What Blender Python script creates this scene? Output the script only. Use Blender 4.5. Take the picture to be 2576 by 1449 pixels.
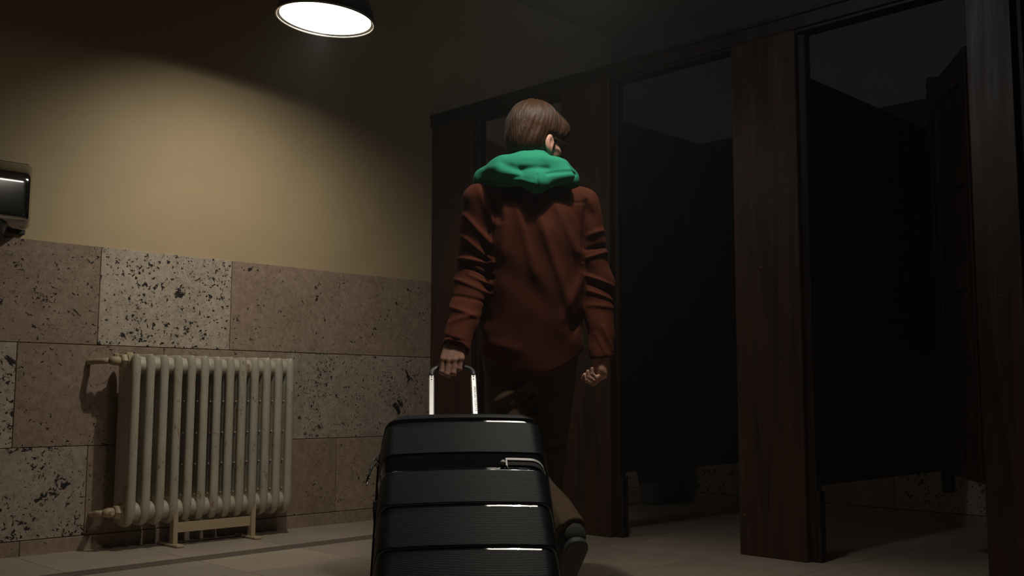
import bpy, bmesh, math, random
import numpy as np
from mathutils import Vector, Matrix

random.seed(7)
scene = bpy.context.scene
for o in list(bpy.data.objects):
    bpy.data.objects.remove(o)
COL = scene.collection

# ------------------------------------------------------------------ camera
cam = bpy.data.cameras.new('camera')
cam.sensor_width = 36.0
cam.lens = 2590.66 / 2576 * 36.0
cam.clip_start = 0.02
camo = bpy.data.objects.new('camera', cam)
COL.objects.link(camo)
camo.matrix_world = Matrix(((0.704842, -0.076277, -0.705251, -4.04545),
                            (-0.709355, -0.070701, -0.701297, -4.72046),
                            (0.003631, 0.994577, -0.103941, 0.70),
                            (0, 0, 0, 1)))
scene.camera = camo

# ------------------------------------------------------------------ world, exposure
world = bpy.data.worlds.new('world')
scene.world = world
world.use_nodes = True
world.node_tree.nodes['Background'].inputs[0].default_value = (0.9, 1.0, 0.95, 1)
world.node_tree.nodes['Background'].inputs[1].default_value = 0.0
# thin haze in the air of the room, which glows below the lamps
haze = world.node_tree.nodes.new('ShaderNodeVolumeScatter')
haze.inputs['Density'].default_value = 0.008
haze.inputs['Anisotropy'].default_value = 0.3
world.node_tree.links.new(haze.outputs[0], world.node_tree.nodes['World Output'].inputs['Volume'])
scene.view_settings.view_transform = 'Standard'
scene.view_settings.look = 'None'
scene.view_settings.exposure = 0.0
scene.view_settings.gamma = 1.0
scene.view_settings.use_curve_mapping = False

scene.cycles.adaptive_threshold = 0.02
scene.cycles.max_bounces = 6
scene.cycles.diffuse_bounces = 3
scene.cycles.glossy_bounces = 3
scene.cycles.volume_bounces = 0
scene.cycles.caustics_reflective = False
scene.cycles.caustics_refractive = False

LAMP_POWER = 8.0           # radiance of the opal diffusers
LAMP2_POWER = 13.0
LAMP_RGB = (1.0, 0.93, 0.82)
LAMP1 = (-1.585, -1.14, 2.297)
LAMP2 = (-1.68, -2.68, 2.30)

def added_spot(name, loc, aim, watts, angle, blend, radius, rgb):
    # spot light added at a pendant's position to aim and shape the light
    l = bpy.data.lights.new(name, 'SPOT')
    l.energy = watts
    l.spot_size = math.radians(angle)
    l.spot_blend = blend
    l.shadow_soft_size = radius
    l.color = rgb
    o = bpy.data.objects.new(name, l)
    COL.objects.link(o)
    o.location = loc
    o.rotation_euler = (Vector(aim) - Vector(loc)).to_track_quat('-Z', 'Y').to_euler()
    return o
added_spot('added_spot', (LAMP1[0], LAMP1[1], LAMP1[2] + .004), (-1.40, 0.0, 1.05), 56, 113, 1.0, .015, LAMP_RGB)
added_spot('added_spot', (LAMP2[0], LAMP2[1], LAMP2[2] + .004), (-1.75, -2.45, 0.6), 58, 108, .9, .03, LAMP_RGB)
# cool fill added above the second shade to lift the dark ceiling
added_spot('ceiling_fill', (LAMP2[0], LAMP2[1], LAMP2[2] + .40), (2.2, -1.6, 3.4), 20, 120, 1.0, .05, (0.72, 0.87, 1.0))

# ------------------------------------------------------------------ material helpers
def new_mat(name):
    m = bpy.data.materials.new(name)
    m.use_nodes = True
    nt = m.node_tree
    b = nt.nodes['Principled BSDF']
    return m, nt, b

def node(nt, t, **kw):
    n = nt.nodes.new(t)
    for k, v in kw.items():
        if k.startswith('i_'):
            n.inputs[k[2:].replace('_', ' ')].default_value = v
        else:
            setattr(n, k, v)
    return n

def ramp(nt, src, stops):
    r = nt.nodes.new('ShaderNodeValToRGB')
    el = r.color_ramp.elements
    while len(el) < len(stops):
        el.new(0.5)
    for e, (p, c) in zip(el, stops):
        e.position = p
        e.color = (c, c, c, 1) if not isinstance(c, tuple) else (*c, 1)
    nt.links.new(src, r.inputs[0])
    return r.outputs[0]

def mixc(nt, fac, a, b, mode='MIX'):
    m = nt.nodes.new('ShaderNodeMix')
    m.data_type = 'RGBA'
    m.blend_type = mode
    for sock, v in ((m.inputs[0], fac), (m.inputs[6], a), (m.inputs[7], b)):
        if isinstance(v, (int, float)):
            sock.default_value = v
        elif isinstance(v, tuple):
            sock.default_value = (*v, 1) if len(v) == 3 else v
        else:
            nt.links.new(v, sock)
    return m.outputs[2]

def mth(nt, op, a, b=None, c=None):
    m = nt.nodes.new('ShaderNodeMath')
    m.operation = op
    for s, v in zip(m.inputs, (a, b, c)):
        if v is None:
            continue
        if isinstance(v, (int, float)):
            s.default_value = v
        else:
            nt.links.new(v, s)
    return m.outputs[0]

def bump(nt, b, height, strength, dist):
    n = nt.nodes.new('ShaderNodeBump')
    n.inputs['Strength'].default_value = strength
    n.inputs['Distance'].default_value = dist
    nt.links.new(height, n.inputs['Height'])
    nt.links.new(n.outputs[0], b.inputs['Normal'])

def coords(nt, scale=(1, 1, 1), rnd=True):
    tc = nt.nodes.new('ShaderNodeTexCoord')
    mp = nt.nodes.new('ShaderNodeMapping')
    mp.inputs['Scale'].default_value = scale
    nt.links.new(tc.outputs['Object'], mp.inputs['Vector'])
    if rnd:
        oi = nt.nodes.new('ShaderNodeObjectInfo')
        s = nt.nodes.new('ShaderNodeVectorMath')
        s.operation = 'SCALE'
        nt.links.new(oi.outputs['Location'], s.inputs[0])
        s.inputs['Scale'].default_value = 7.31
        nt.links.new(s.outputs[0], mp.inputs['Location'])
    return mp.outputs[0]

def noise(nt, vec, scale, detail=4, rough=0.55, dist=0.0):
    n = nt.nodes.new('ShaderNodeTexNoise')
    n.inputs['Scale'].default_value = scale
    n.inputs['Detail'].default_value = detail
    n.inputs['Roughness'].default_value = rough
    n.inputs['Distortion'].default_value = dist
    nt.links.new(vec, n.inputs['Vector'])
    return n.outputs[0]

def simple(name, rgb, rough=0.5, metal=0.0, spec=0.5):
    m, nt, b = new_mat(name)
    b.inputs['Base Color'].default_value = (*rgb, 1)
    b.inputs['Roughness'].default_value = rough
    b.inputs['Metallic'].default_value = metal
    b.inputs['Specular IOR Level'].default_value = spec
    return m

M = {}

def mat_plaster(name, rgb, var=0.06):
    m, nt, b = new_mat(name)
    v = coords(nt, rnd=False)
    n1 = noise(nt, v, 1.6, 5, 0.6)
    n2 = noise(nt, v, 9, 4, 0.6)
    f = mth(nt, 'ADD', mth(nt, 'MULTIPLY', n1, 0.7), mth(nt, 'MULTIPLY', n2, 0.3))
    dark = tuple(c * (1 - var) for c in rgb)
    lite = tuple(min(1, c * (1 + var)) for c in rgb)
    c = mixc(nt, ramp(nt, f, [(0.35, 0.0), (0.65, 1.0)]), dark, lite)
    nt.links.new(c, b.inputs['Base Color'])
    b.inputs['Roughness'].default_value = 0.62
    b.inputs['Specular IOR Level'].default_value = 0.3
    bump(nt, b, noise(nt, v, 60, 3), 0.12, 0.004)
    return m

def mat_travertine():
    # tone = object colour, amount of pits = object alpha
    m, nt, b = new_mat('travertine')
    v = coords(nt)
    oi = nt.nodes.new('ShaderNodeObjectInfo')
    big = noise(nt, v, 4.0, 5, 0.6)
    fine = noise(nt, v, 38, 4, 0.65)
    def pits(scale, detail, rough, hi, a0, a1, clump_scale, soft):
        n = noise(nt, v, scale, detail, rough, 0.5)
        cl = ramp(nt, noise(nt, v, clump_scale, 3, 0.6), [(0.36, 0.0), (0.66, 1.0)])
        t = mth(nt, 'MULTIPLY', mth(nt, 'ADD', mth(nt, 'MULTIPLY', cl, a1), a0), oi.outputs['Alpha'])
        d = mth(nt, 'ADD', mth(nt, 'SUBTRACT', n, hi), t)
        r = nt.nodes.new('ShaderNodeMapRange')
        nt.links.new(d, r.inputs[0])
        r.inputs[1].default_value = 0.0
        r.inputs[2].default_value = soft
        return r.outputs[0]
    p1 = pits(58, 2, 0.6, .735, .07, .11, 7, .04)     # small specks
    p2 = pits(21, 5, 0.72, .705, .03, .12, 6, .025)   # finger-sized holes
    p3 = pits(7.5, 5, 0.70, .695, .01, .085, 3.3, .025) # few gouges
    p0 = mth(nt, 'MULTIPLY', pits(150, 2, 0.6, .69, .03, .07, 9, .05), 0.5)   # pinholes
    pit = mth(nt, 'MAXIMUM', mth(nt, 'MAXIMUM', p0, p1), mth(nt, 'MAXIMUM', p2, p3))
    crk = ramp(nt, noise(nt, v, 2.6, 4, 0.6, 0.6), [(0.497, 0.0), (0.4998, 1.0), (0.5002, 1.0), (0.503, 0.0)])
    crk = mth(nt, 'MULTIPLY', crk, ramp(nt, noise(nt, v, 2.0, 2, 0.5), [(0.58, 0.0), (0.66, 0.5)]))
    pit = mth(nt, 'MAXIMUM', pit, crk)
    base = mixc(nt, ramp(nt, big, [(0.3, 0.0), (0.7, 1.0)]), (0.74, 0.72, 0.69), (1.16, 1.13, 1.10))
    base = mixc(nt, 0.5, base, mixc(nt, ramp(nt, fine, [(0.3, 0.0), (0.7, 1.0)]), (0.50, 0.48, 0.46), (1.28, 1.28, 1.28)))
    tone = mixc(nt, 1.0, oi.outputs['Color'], base, 'MULTIPLY')
    # a paler mineral vein
    vein = ramp(nt, noise(nt, v, 5.5, 6, 0.7, 1.5), [(0.47, 0.0), (0.5, 1.0), (0.53, 0.0)])
    tone = mixc(nt, mth(nt, 'MULTIPLY', vein, 0.18), tone, (0.55, 0.47, 0.38))
    col = mixc(nt, pit, tone, (0.022, 0.02, 0.018))
    nt.links.new(col, b.inputs['Base Color'])
    b.inputs['Roughness'].default_value = 0.6
    b.inputs['Specular IOR Level'].default_value = 0.25
    h = mth(nt, 'SUBTRACT', mth(nt, 'MULTIPLY', fine, 0.15), pit)
    bump(nt, b, h, 0.7, 0.006)
    return m

def mat_floor():
    m, nt, b = new_mat('terrazzo')
    v = coords(nt)
    oi = nt.nodes.new('ShaderNodeObjectInfo')
    n1 = noise(nt, v, 3, 4, 0.6)
    n2 = noise(nt, v, 120, 2, 0.6)
    c = mixc(nt, ramp(nt, n1, [(0.3, 0.0), (0.7, 1.0)]), (0.86, 0.85, 0.84), (1.08, 1.07, 1.05))
    c = mixc(nt, mth(nt, 'MULTIPLY', ramp(nt, n2, [(0.42, 1.0), (0.5, 0.0)]), 0.25), c, (0.6, 0.58, 0.55))
    c = mixc(nt, 1.0, oi.outputs['Color'], c, 'MULTIPLY')
    nt.links.new(c, b.inputs['Base Color'])
    b.inputs['Roughness'].default_value = 0.42
    b.inputs['Specular IOR Level'].default_value = 0.35
    bump(nt, b, n1, 0.05, 0.01)
    return m

def mat_wood(name, dark, lite, rough=0.42):
    m, nt, b = new_mat(name)
    v = coords(nt, (1, 1, 0.045))
    v2 = coords(nt, (1, 1, 0.12))
    g = noise(nt, v, 55, 5, 0.7, 0.8)
    g2 = noise(nt, v2, 9, 3, 0.6, 1.0)
    g3 = noise(nt, v, 240, 2, 0.5)
    f = mth(nt, 'ADD', mth(nt, 'MULTIPLY', g, 0.5), mth(nt, 'MULTIPLY', g2, 0.5))
    c = mixc(nt, ramp(nt, f, [(0.36, 0.0), (0.5, 0.4), (0.66, 1.0)]), dark, lite)
    # knocks and flaked varnish, where pale bare wood shows
    vv = coords(nt, (1, 1, 0.8))
    chip = ramp(nt, noise(nt, vv, 17, 4, 0.75), [(0.70, 0.0), (0.72, 1.0)])
    c = mixc(nt, mth(nt, 'MULTIPLY', chip, 0.6), c, (0.30, 0.17, 0.07))
    nt.links.new(c, b.inputs['Base Color'])
    r = ramp(nt, g2, [(0.3, rough - 0.08), (0.7, rough + 0.12)])
    nt.links.new(r, b.inputs['Roughness'])
    b.inputs['Specular IOR Level'].default_value = 0.35
    bump(nt, b, mth(nt, 'ADD', g, mth(nt, 'MULTIPLY', g3, 0.4)), 0.25, 0.002)
    return m

def mat_radiator():
    m, nt, b = new_mat('radiator_paint')
    v = coords(nt)
    n1 = noise(nt, v, 6, 4, 0.6)
    rust = ramp(nt, noise(nt, coords(nt, (1, 1, 0.45)), 20, 5, 0.75), [(0.585, 0.0), (0.66, 1.0)])
    rust2 = ramp(nt, noise(nt, v, 70, 3, 0.7), [(0.64, 0.0), (0.70, 1.0)])
    c = mixc(nt, ramp(nt, n1, [(0.3, 0.0), (0.7, 1.0)]), (0.42, 0.375, 0.28), (0.52, 0.48, 0.385))
    c = mixc(nt, mth(nt, 'MULTIPLY', rust, 0.75), c, (0.24, 0.11, 0.035))
    c = mixc(nt, mth(nt, 'MULTIPLY', rust2, 0.6), c, (0.10, 0.055, 0.03))
    nt.links.new(c, b.inputs['Base Color'])
    b.inputs['Roughness'].default_value = 0.45
    h = mth(nt, 'SUBTRACT', mth(nt, 'MULTIPLY', noise(nt, v, 30, 3), 0.6), rust)
    bump(nt, b, h, 0.35, 0.003)
    return m

def mat_cloth(name, rgb, var=0.2, sheen=0.3, weave=700, rough=0.9, sheen_rgb=None, rib=None):
    m, nt, b = new_mat(name)
    v = coords(nt, rnd=False)
    n1 = noise(nt, v, 14, 4, 0.6)
    n2 = noise(nt, v, weave, 2, 0.5)
    c = mixc(nt, ramp(nt, n1, [(0.3, 0.0), (0.7, 1.0)]), tuple(x * (1 - var) for x in rgb), tuple(x * (1 + var) for x in rgb))
    nt.links.new(c, b.inputs['Base Color'])
    b.inputs['Roughness'].default_value = rough
    b.inputs['Specular IOR Level'].default_value = 0.15
    b.inputs['Sheen Weight'].default_value = sheen
    b.inputs['Sheen Roughness'].default_value = 0.4
    b.inputs['Sheen Tint'].default_value = (*(sheen_rgb or rgb), 1)
    h = n2
    if rib:
        w = nt.nodes.new('ShaderNodeTexWave')
        w.bands_direction = 'X'
        w.inputs['Scale'].default_value = rib
        w.inputs['Distortion'].default_value = 0.6
        nt.links.new(v, w.inputs['Vector'])
        h = mth(nt, 'ADD', mth(nt, 'MULTIPLY', w.outputs[1], 0.35), n2)
    bump(nt, b, h, 0.25, 0.0015)
    return m

def mat_skin():
    m, nt, b = new_mat('skin')
    v = coords(nt, rnd=False)
    n1 = noise(nt, v, 30, 4, 0.6)
    c = mixc(nt, ramp(nt, n1, [(0.3, 0.0), (0.7, 1.0)]), (0.46, 0.235, 0.165), (0.60, 0.35, 0.26))
    nt.links.new(c, b.inputs['Base Color'])
    b.inputs['Roughness'].default_value = 0.5
    b.inputs['Specular IOR Level'].default_value = 0.35
    b.inputs['Subsurface Weight'].default_value = 0.15
    b.inputs['Subsurface Radius'].default_value = (0.010, 0.004, 0.002)
    b.inputs['Subsurface Scale'].default_value = 0.6
    bump(nt, b, noise(nt, v, 260, 3), 0.15, 0.001)
    return m

def mat_hair():
    m, nt, b = new_mat('brown_hair')
    tc = nt.nodes.new('ShaderNodeTexCoord')
    sp = nt.nodes.new('ShaderNodeSeparateXYZ')
    nt.links.new(tc.outputs['Object'], sp.inputs[0])
    ang = mth(nt, 'ARCTAN2', sp.outputs[0], sp.outputs[1])
    cv = nt.nodes.new('ShaderNodeCombineXYZ')
    nt.links.new(mth(nt, 'MULTIPLY', ang, 7.0), cv.inputs[0])
    nt.links.new(mth(nt, 'MULTIPLY', sp.outputs[2], 7.0), cv.inputs[1])
    n1 = noise(nt, cv.outputs[0], 5.0, 5, 0.7, 0.4)
    n2 = noise(nt, cv.outputs[0], 1.0, 3, 0.5, 0.3)
    c = mixc(nt, ramp(nt, n1, [(0.32, 0.0), (0.68, 1.0)]), (0.016, 0.0065, 0.003), (0.074, 0.033, 0.0125))
    nt.links.new(c, b.inputs['Base Color'])
    b.inputs['Roughness'].default_value = 0.5
    b.inputs['Specular IOR Level'].default_value = 0.3
    b.inputs['Anisotropic'].default_value = 0.6
    bump(nt, b, mth(nt, 'ADD', n1, n2), 0.6, 0.004)
    return m

def mat_shell():
    m, nt, b = new_mat('ribbed_black_shell')
    v = coords(nt, rnd=False)
    w = nt.nodes.new('ShaderNodeTexWave')
    w.bands_direction = 'Z'
    w.inputs['Scale'].default_value = 62
    nt.links.new(v, w.inputs['Vector'])
    b.inputs['Base Color'].default_value = (0.0065, 0.0080, 0.0090, 1)
    b.inputs['Roughness'].default_value = 0.48
    b.inputs['Specular IOR Level'].default_value = 0.11
    bump(nt, b, mth(nt, 'ADD', w.outputs[1], mth(nt, 'MULTIPLY', noise(nt, v, 500, 2), 0.3)), 0.35, 0.0012)
    return m

def emission(name, rgb, s):
    m = bpy.data.materials.new(name)
    m.use_nodes = True
    nt = m.node_tree
    nt.nodes.remove(nt.nodes['Principled BSDF'])
    e = nt.nodes.new('ShaderNodeEmission')
    e.inputs[0].default_value = (*rgb, 1)
    e.inputs[1].default_value = s
    nt.links.new(e.outputs[0], nt.nodes['Material Output'].inputs[0])
    return m

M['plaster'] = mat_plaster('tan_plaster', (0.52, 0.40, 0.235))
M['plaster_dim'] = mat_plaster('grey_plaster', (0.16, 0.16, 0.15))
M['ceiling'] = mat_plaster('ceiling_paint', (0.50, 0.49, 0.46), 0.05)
M['trav'] = mat_travertine()
M['floor'] = mat_floor()
M['grout'] = simple('grout', (0.16, 0.13, 0.10), 0.9)
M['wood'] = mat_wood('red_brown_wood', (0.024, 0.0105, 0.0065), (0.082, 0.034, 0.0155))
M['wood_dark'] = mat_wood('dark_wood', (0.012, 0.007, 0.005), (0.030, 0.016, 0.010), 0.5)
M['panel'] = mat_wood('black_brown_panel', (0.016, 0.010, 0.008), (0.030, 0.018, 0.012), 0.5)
M['rad'] = mat_radiator()
M['pipe'] = simple('pipe_paint', (0.46, 0.36, 0.22), 0.5)
M['steel'] = simple('brushed_steel', (0.40, 0.39, 0.37), 0.10, 1.0)
M['chrome'] = simple('chrome', (0.75, 0.73, 0.70), 0.15, 1.0)
M['lamp_shade'] = simple('lamp_enamel', (0.05, 0.055, 0.05), 0.35)
M['lamp_rim'] = simple('lamp_rim', (0.78, 0.72, 0.62), 0.25, 0.6)
M['diffuser'] = emission('opal_diffuser', LAMP_RGB, LAMP_POWER)
M['jacket'] = mat_cloth('rust_corduroy', (0.080, 0.0195, 0.0080), 0.22, 0.06, 500, 0.9, (0.6, 0.22, 0.12), 150)
M['hood'] = mat_cloth('green_jersey', (0.020, 0.235, 0.135), 0.08, 0.06, 900, 0.92, (0.4, 0.9, 0.7))
M['trousers'] = mat_cloth('khaki_cotton', (0.078, 0.050, 0.029), 0.15, 0.1, 800)
M['shoe'] = simple('black_shoe', (0.014, 0.015, 0.016), 0.55)
M['sole'] = simple('rubber_sole', (0.03, 0.03, 0.03), 0.7)
M['skin'] = mat_skin()
M['hair'] = mat_hair()
M['frame'] = simple('tortoise_frame', (0.05, 0.022, 0.008), 0.25)
M['eye'] = simple('eye_white', (0.7, 0.66, 0.6), 0.2)
M['shell'] = mat_shell()
M['gloss'] = simple('gloss_black', (0.006, 0.008, 0.010), 0.045, 0.0, 0.7)
M['black'] = simple('black_plastic', (0.016, 0.018, 0.02), 0.4)
M['grip'] = simple('grey_grip', (0.035, 0.04, 0.045), 0.45)
M['pole'] = simple('satin_aluminium', (0.97, 0.96, 0.94), 0.40, 0.75)
M['print'] = simple('dark_print', (0.09, 0.08, 0.07), 0.6)
M['badge'] = simple('badge_grey', (0.04, 0.04, 0.036), 0.75, 0.0, 0.15)
M['zip'] = simple('zip_tape', (0.010, 0.010, 0.011), 0.9, 0.0, 0.05)
M['stud'] = simple('badge_stud', (0.55, 0.53, 0.49), 0.45)
M['ceramic'] = simple('toilet_ceramic', (0.14, 0.14, 0.135), 0.3)  # ceramic darkened in colour to stand in for the stall's shade
M['sock'] = simple('dark_sock', (0.02, 0.018, 0.016), 0.9)

# glass of the spectacles
mg, ntg, bg = new_mat('lens_glass')
bg.inputs['Transmission Weight'].default_value = 1.0
bg.inputs['Roughness'].default_value = 0.0
bg.inputs['IOR'].default_value = 1.05
M['glass'] = mg

# ------------------------------------------------------------------ object helpers
OFF = {}     # world offset of every unrotated parent

def root(name, loc, label=None, cat=None, group=None, kind=None, rot=None):
    o = bpy.data.objects.new(name, None)
    o.empty_display_size = 0.1
    COL.objects.link(o)
    o.location = loc
    if rot is not None:
        o.rotation_euler = rot.to_euler() if hasattr(rot, 'to_euler') else rot
    OFF[o.name] = Vector(loc) if rot is None else Vector((0, 0, 0))
    tag(o, label, cat, group, kind)
    return o

def tag(o, label=None, cat=None, group=None, kind=None):
    if label: o['label'] = label
    if cat: o['category'] = cat
    if group: o['group'] = group
    if kind: o['kind'] = kind
    return o

def link(name, me, mat, parent=None, centre=None, smooth=False):
    """me holds coordinates in the frame of the scene (or of a rotated parent)"""
    for mm in (mat if isinstance(mat, (list, tuple)) else [mat]):
        me.materials.append(mm)
    if smooth:
        me.polygons.foreach_set('use_smooth', [True] * len(me.polygons))
    o = bpy.data.objects.new(name, me)
    COL.objects.link(o)
    c = Vector((0, 0, 0))
    if centre is not None:
        c = Vector(centre)
        me.transform(Matrix.Translation(-c))
    if parent is not None:
        o.parent = parent
        po = OFF[parent.name]
        o.location = c - po
    else:
        o.location = c
    OFF[o.name] = c
    return o

def from_bm(bm, name):
    me = bpy.data.meshes.new(name)
    bm.normal_update()
    bm.to_mesh(me)
    bm.free()
    return me

def add_box(bm, lo, hi, bev=0.0, seg=1):
    r = bmesh.ops.create_cube(bm, size=1.0)
    vs = r['verts']
    lo, hi = Vector(lo), Vector(hi)
    for v in vs:
        v.co = Vector(((v.co.x + .5) * (hi.x - lo.x) + lo.x,
                       (v.co.y + .5) * (hi.y - lo.y) + lo.y,
                       (v.co.z + .5) * (hi.z - lo.z) + lo.z))
    if bev > 0:
        es = list({e for v in vs for e in v.link_edges})
        bmesh.ops.bevel(bm, geom=es, offset=bev, segments=seg, profile=0.5, affect='EDGES')

def box(name, lo, hi, mat, parent=None, bev=0.003, seg=1):
    bm = bmesh.new()
    add_box(bm, lo, hi, bev, seg)
    c = (Vector(lo) + Vector(hi)) / 2
    return link(name, from_bm(bm, name), mat, parent, c)

def tube_mesh(name, pts, rad, n=12, closed=False, prof=None):
    """sweep a circle (or a profile of (a,b) pairs) along pts"""
    P = [Vector(p) for p in pts]
    N = len(P)
    if not hasattr(rad, '__len__'):
        rad = [rad] * N
    tang = []
    for i in range(N):
        if closed:
            t = P[(i + 1) % N] - P[(i - 1) % N]
        else:
            t = P[min(i + 1, N - 1)] - P[max(i - 1, 0)]
        tang.append(t.normalized())
    up = Vector((0, 0, 1)) if abs(tang[0].z) < 0.9 else Vector((0, 1, 0))
    verts, faces = [], []
    b = tang[0].cross(up).normalized()
    for i in range(N):
        t = tang[i]
        b = (b - t * b.dot(t)).normalized()
        c = t.cross(b)
        if prof is None:
            ring = [(math.cos(a), math.sin(a)) for a in [2 * math.pi * k / n for k in range(n)]]
        else:
            ring = prof
        for (x, y) in ring:
            verts.append(P[i] + (b * x + c * y) * rad[i])
    m = n if prof is None else len(prof)
    for i in range(N if closed else N - 1):
        j = (i + 1) % N
        for k in range(m):
            l = (k + 1) % m
            faces.append((i * m + k, i * m + l, j * m + l, j * m + k))
    if not closed:
        faces.append(tuple(range(m - 1, -1, -1)))
        faces.append(tuple((N - 1) * m + k for k in range(m)))
    me = bpy.data.meshes.new(name)
    me.from_pydata([tuple(v) for v in verts], [], faces)
    return me

def tube(name, pts, rad, mat, parent=None, n=12, closed=False, centre=None, prof=None, smooth=True):
    me = tube_mesh(name, pts, rad, n, closed, prof)
    c = centre if centre is not None else sum((Vector(p) for p in pts), Vector()) / len(pts)
    return link(name, me, mat, parent, c, smooth)

def lathe_mesh(name, prof, n=32, origin=(0, 0, 0), axis='z'):
    verts, faces = [], []
    o = Vector(origin)
    for (r, h) in prof:
        for k in range(n):
            a = 2 * math.pi * k / n
            x, y = r * math.cos(a), r * math.sin(a)
            p = {'z': (x, y, h), 'x': (h, x, y), 'y': (x, h, y)}[axis]
            verts.append(tuple(o + Vector(p)))
    for i in range(len(prof) - 1):
        for k in range(n):
            l = (k + 1) % n
            faces.append((i * n + k, i * n + l, (i + 1) * n + l, (i + 1) * n + k))
    faces.append(tuple(range(n - 1, -1, -1)))
    faces.append(tuple((len(prof) - 1) * n + k for k in range(n)))
    me = bpy.data.meshes.new(name)
    me.from_pydata(verts, [], faces)
    bm = bmesh.new(); bm.from_mesh(me)
    bmesh.ops.recalc_face_normals(bm, faces=bm.faces)
    bm.to_mesh(me); bm.free()
    return me

def lathe(name, prof, mat, parent=None, n=32, origin=(0, 0, 0), axis='z', smooth=True):
    return link(name, lathe_mesh(name, prof, n, origin, axis), mat, parent, origin, smooth)

# ------------------------------------------------------------------ signed distance modelling
def smin(a, b, k):
    h = np.clip(0.5 + 0.5 * (b - a) / k, 0, 1)
    return b + (a - b) * h - k * h * (1 - h)

def smax(a, b, k):
    return -smin(-a, -b, k)

def caps(P, a, b, ra, rb=None):
    rb = ra if rb is None else rb
    a = np.asarray(a, np.float32); b = np.asarray(b, np.float32)
    ba = b - a
    t = np.clip(((P - a) @ ba) / float(ba @ ba), 0, 1)
    d = P - a - t[:, None] * ba
    return np.sqrt((d * d).sum(1)) - (ra + (rb - ra) * t)

def ell(P, c, r, R=None):
    q = P - np.asarray(c, np.float32)
    if R is not None:
        q = q @ np.asarray(R, np.float32).T
    r = np.asarray(r, np.float32)
    k0 = np.sqrt(((q / r) ** 2).sum(1)) + 1e-6
    k1 = np.sqrt(((q / (r * r)) ** 2).sum(1)) + 1e-6
    return k0 * (k0 - 1) / k1

def segdist(x, z, x0, z0, x1, z1):
    dx, dz = x1 - x0, z1 - z0
    t = np.clip(((x - x0) * dx + (z - z0) * dz) / (dx * dx + dz * dz), 0, 1)
    return np.hypot(x - x0 - t * dx, z - z0 - t * dz), t

def sdf_verts(fn, lo, hi, h, proj=1):
    B = 8
    lo = np.asarray(lo, float); hi = np.asarray(hi, float)
    nb = np.ceil((hi - lo) / (h * B)).astype(int)
    n = nb * B
    ax = [(lo[i] + h * np.arange(n[i])).astype(np.float32) for i in range(3)]
    cb = [lo[i] + h * (B * np.arange(nb[i]) + (B - 1) / 2) for i in range(3)]
    C = np.stack(np.meshgrid(*cb, indexing='ij'), -1).reshape(-1, 3).astype(np.float32)
    cv = fn(C)
    G = np.repeat(np.repeat(np.repeat(cv.reshape(nb), B, 0), B, 1), B, 2).astype(np.float32)
    act = np.nonzero(np.abs(cv) < h * B * 1.0 + 0.012)[0]
    bi = np.stack(np.unravel_index(act, nb), 1)
    off = np.stack(np.meshgrid(*[np.arange(B)] * 3, indexing='ij'), -1).reshape(-1, 3)
    CH = 600
    for s in range(0, len(bi), CH):
        idx = (bi[s:s + CH, None, :] * B + off[None]).reshape(-1, 3)
        P = np.stack([ax[i][idx[:, i]] for i in range(3)], 1)
        G[idx[:, 0], idx[:, 1], idx[:, 2]] = fn(P)
    S = G < 0
    cnt = np.zeros(tuple(n - 1), np.int8)
    cor = [(a, b, c) for a in (0, 1) for b in (0, 1) for c in (0, 1)]
    def sl(A, c):
        return A[c[0]:n[0] - 1 + c[0], c[1]:n[1] - 1 + c[1], c[2]:n[2] - 1 + c[2]]
    for c in cor:
        cnt += sl(S, c)
    cells = np.stack(np.nonzero((cnt > 0) & (cnt < 8)), 1)
    vid = np.full(tuple(n), -1, np.int32)
    vid[cells[:, 0], cells[:, 1], cells[:, 2]] = np.arange(len(cells))
    vals = {c: G[cells[:, 0] + c[0], cells[:, 1] + c[1], cells[:, 2] + c[2]] for c in cor}
    acc = np.zeros((len(cells), 3)); num = np.zeros(len(cells))
    for c in cor:
        for d in range(3):
            if c[d] == 0:
                e = tuple(1 if i == d else c[i] for i in range(3))
                va, vb = vals[c], vals[e]
                m = (va < 0) != (vb < 0)
                t = va[m] / (va[m] - vb[m])
                p = np.tile(np.array(c, float), (m.sum(), 1)); p[:, d] = t
                acc[m] += p; num[m] += 1
    V = lo + h * (cells + acc / num[:, None])
    F = []
    for d in range(3):
        u, w = (d + 1) % 3, (d + 2) % 3
        a = [slice(1, n[i] - 1) for i in range(3)]
        a2 = list(a); a[d] = slice(0, n[d] - 1); a2[d] = slice(1, n[d])
        A, Bq = S[tuple(a)], S[tuple(a2)]
        ch = np.stack(np.nonzero(A != Bq), 1)
        base = np.array([0 if i == d else 1 for i in range(3)])
        ijk = ch + base
        fl = S[ijk[:, 0], ijk[:, 1], ijk[:, 2]]
        def g(du, dw):
            q = ijk.copy(); q[:, u] -= du; q[:, w] -= dw
            return vid[q[:, 0], q[:, 1], q[:, 2]]
        quad = np.stack([g(1, 1), g(0, 1), g(0, 0), g(1, 0)], 1)
        quad[~fl] = quad[~fl][:, ::-1]
        F.append(quad)
    F = np.concatenate(F)
    F = F[(F >= 0).all(1)]
    e = h * 0.4
    for _ in range(proj):
        P = V.astype(np.float32)
        f0 = fn(P)
        g = np.stack([fn(P + np.eye(3, dtype=np.float32)[i] * e) - f0 for i in range(3)], 1) / e
        gn = np.maximum((g * g).sum(1), 0.05)
        st = np.clip(f0 / gn, -h, h)[:, None] * g
        V = V - st
    return V, F

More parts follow.
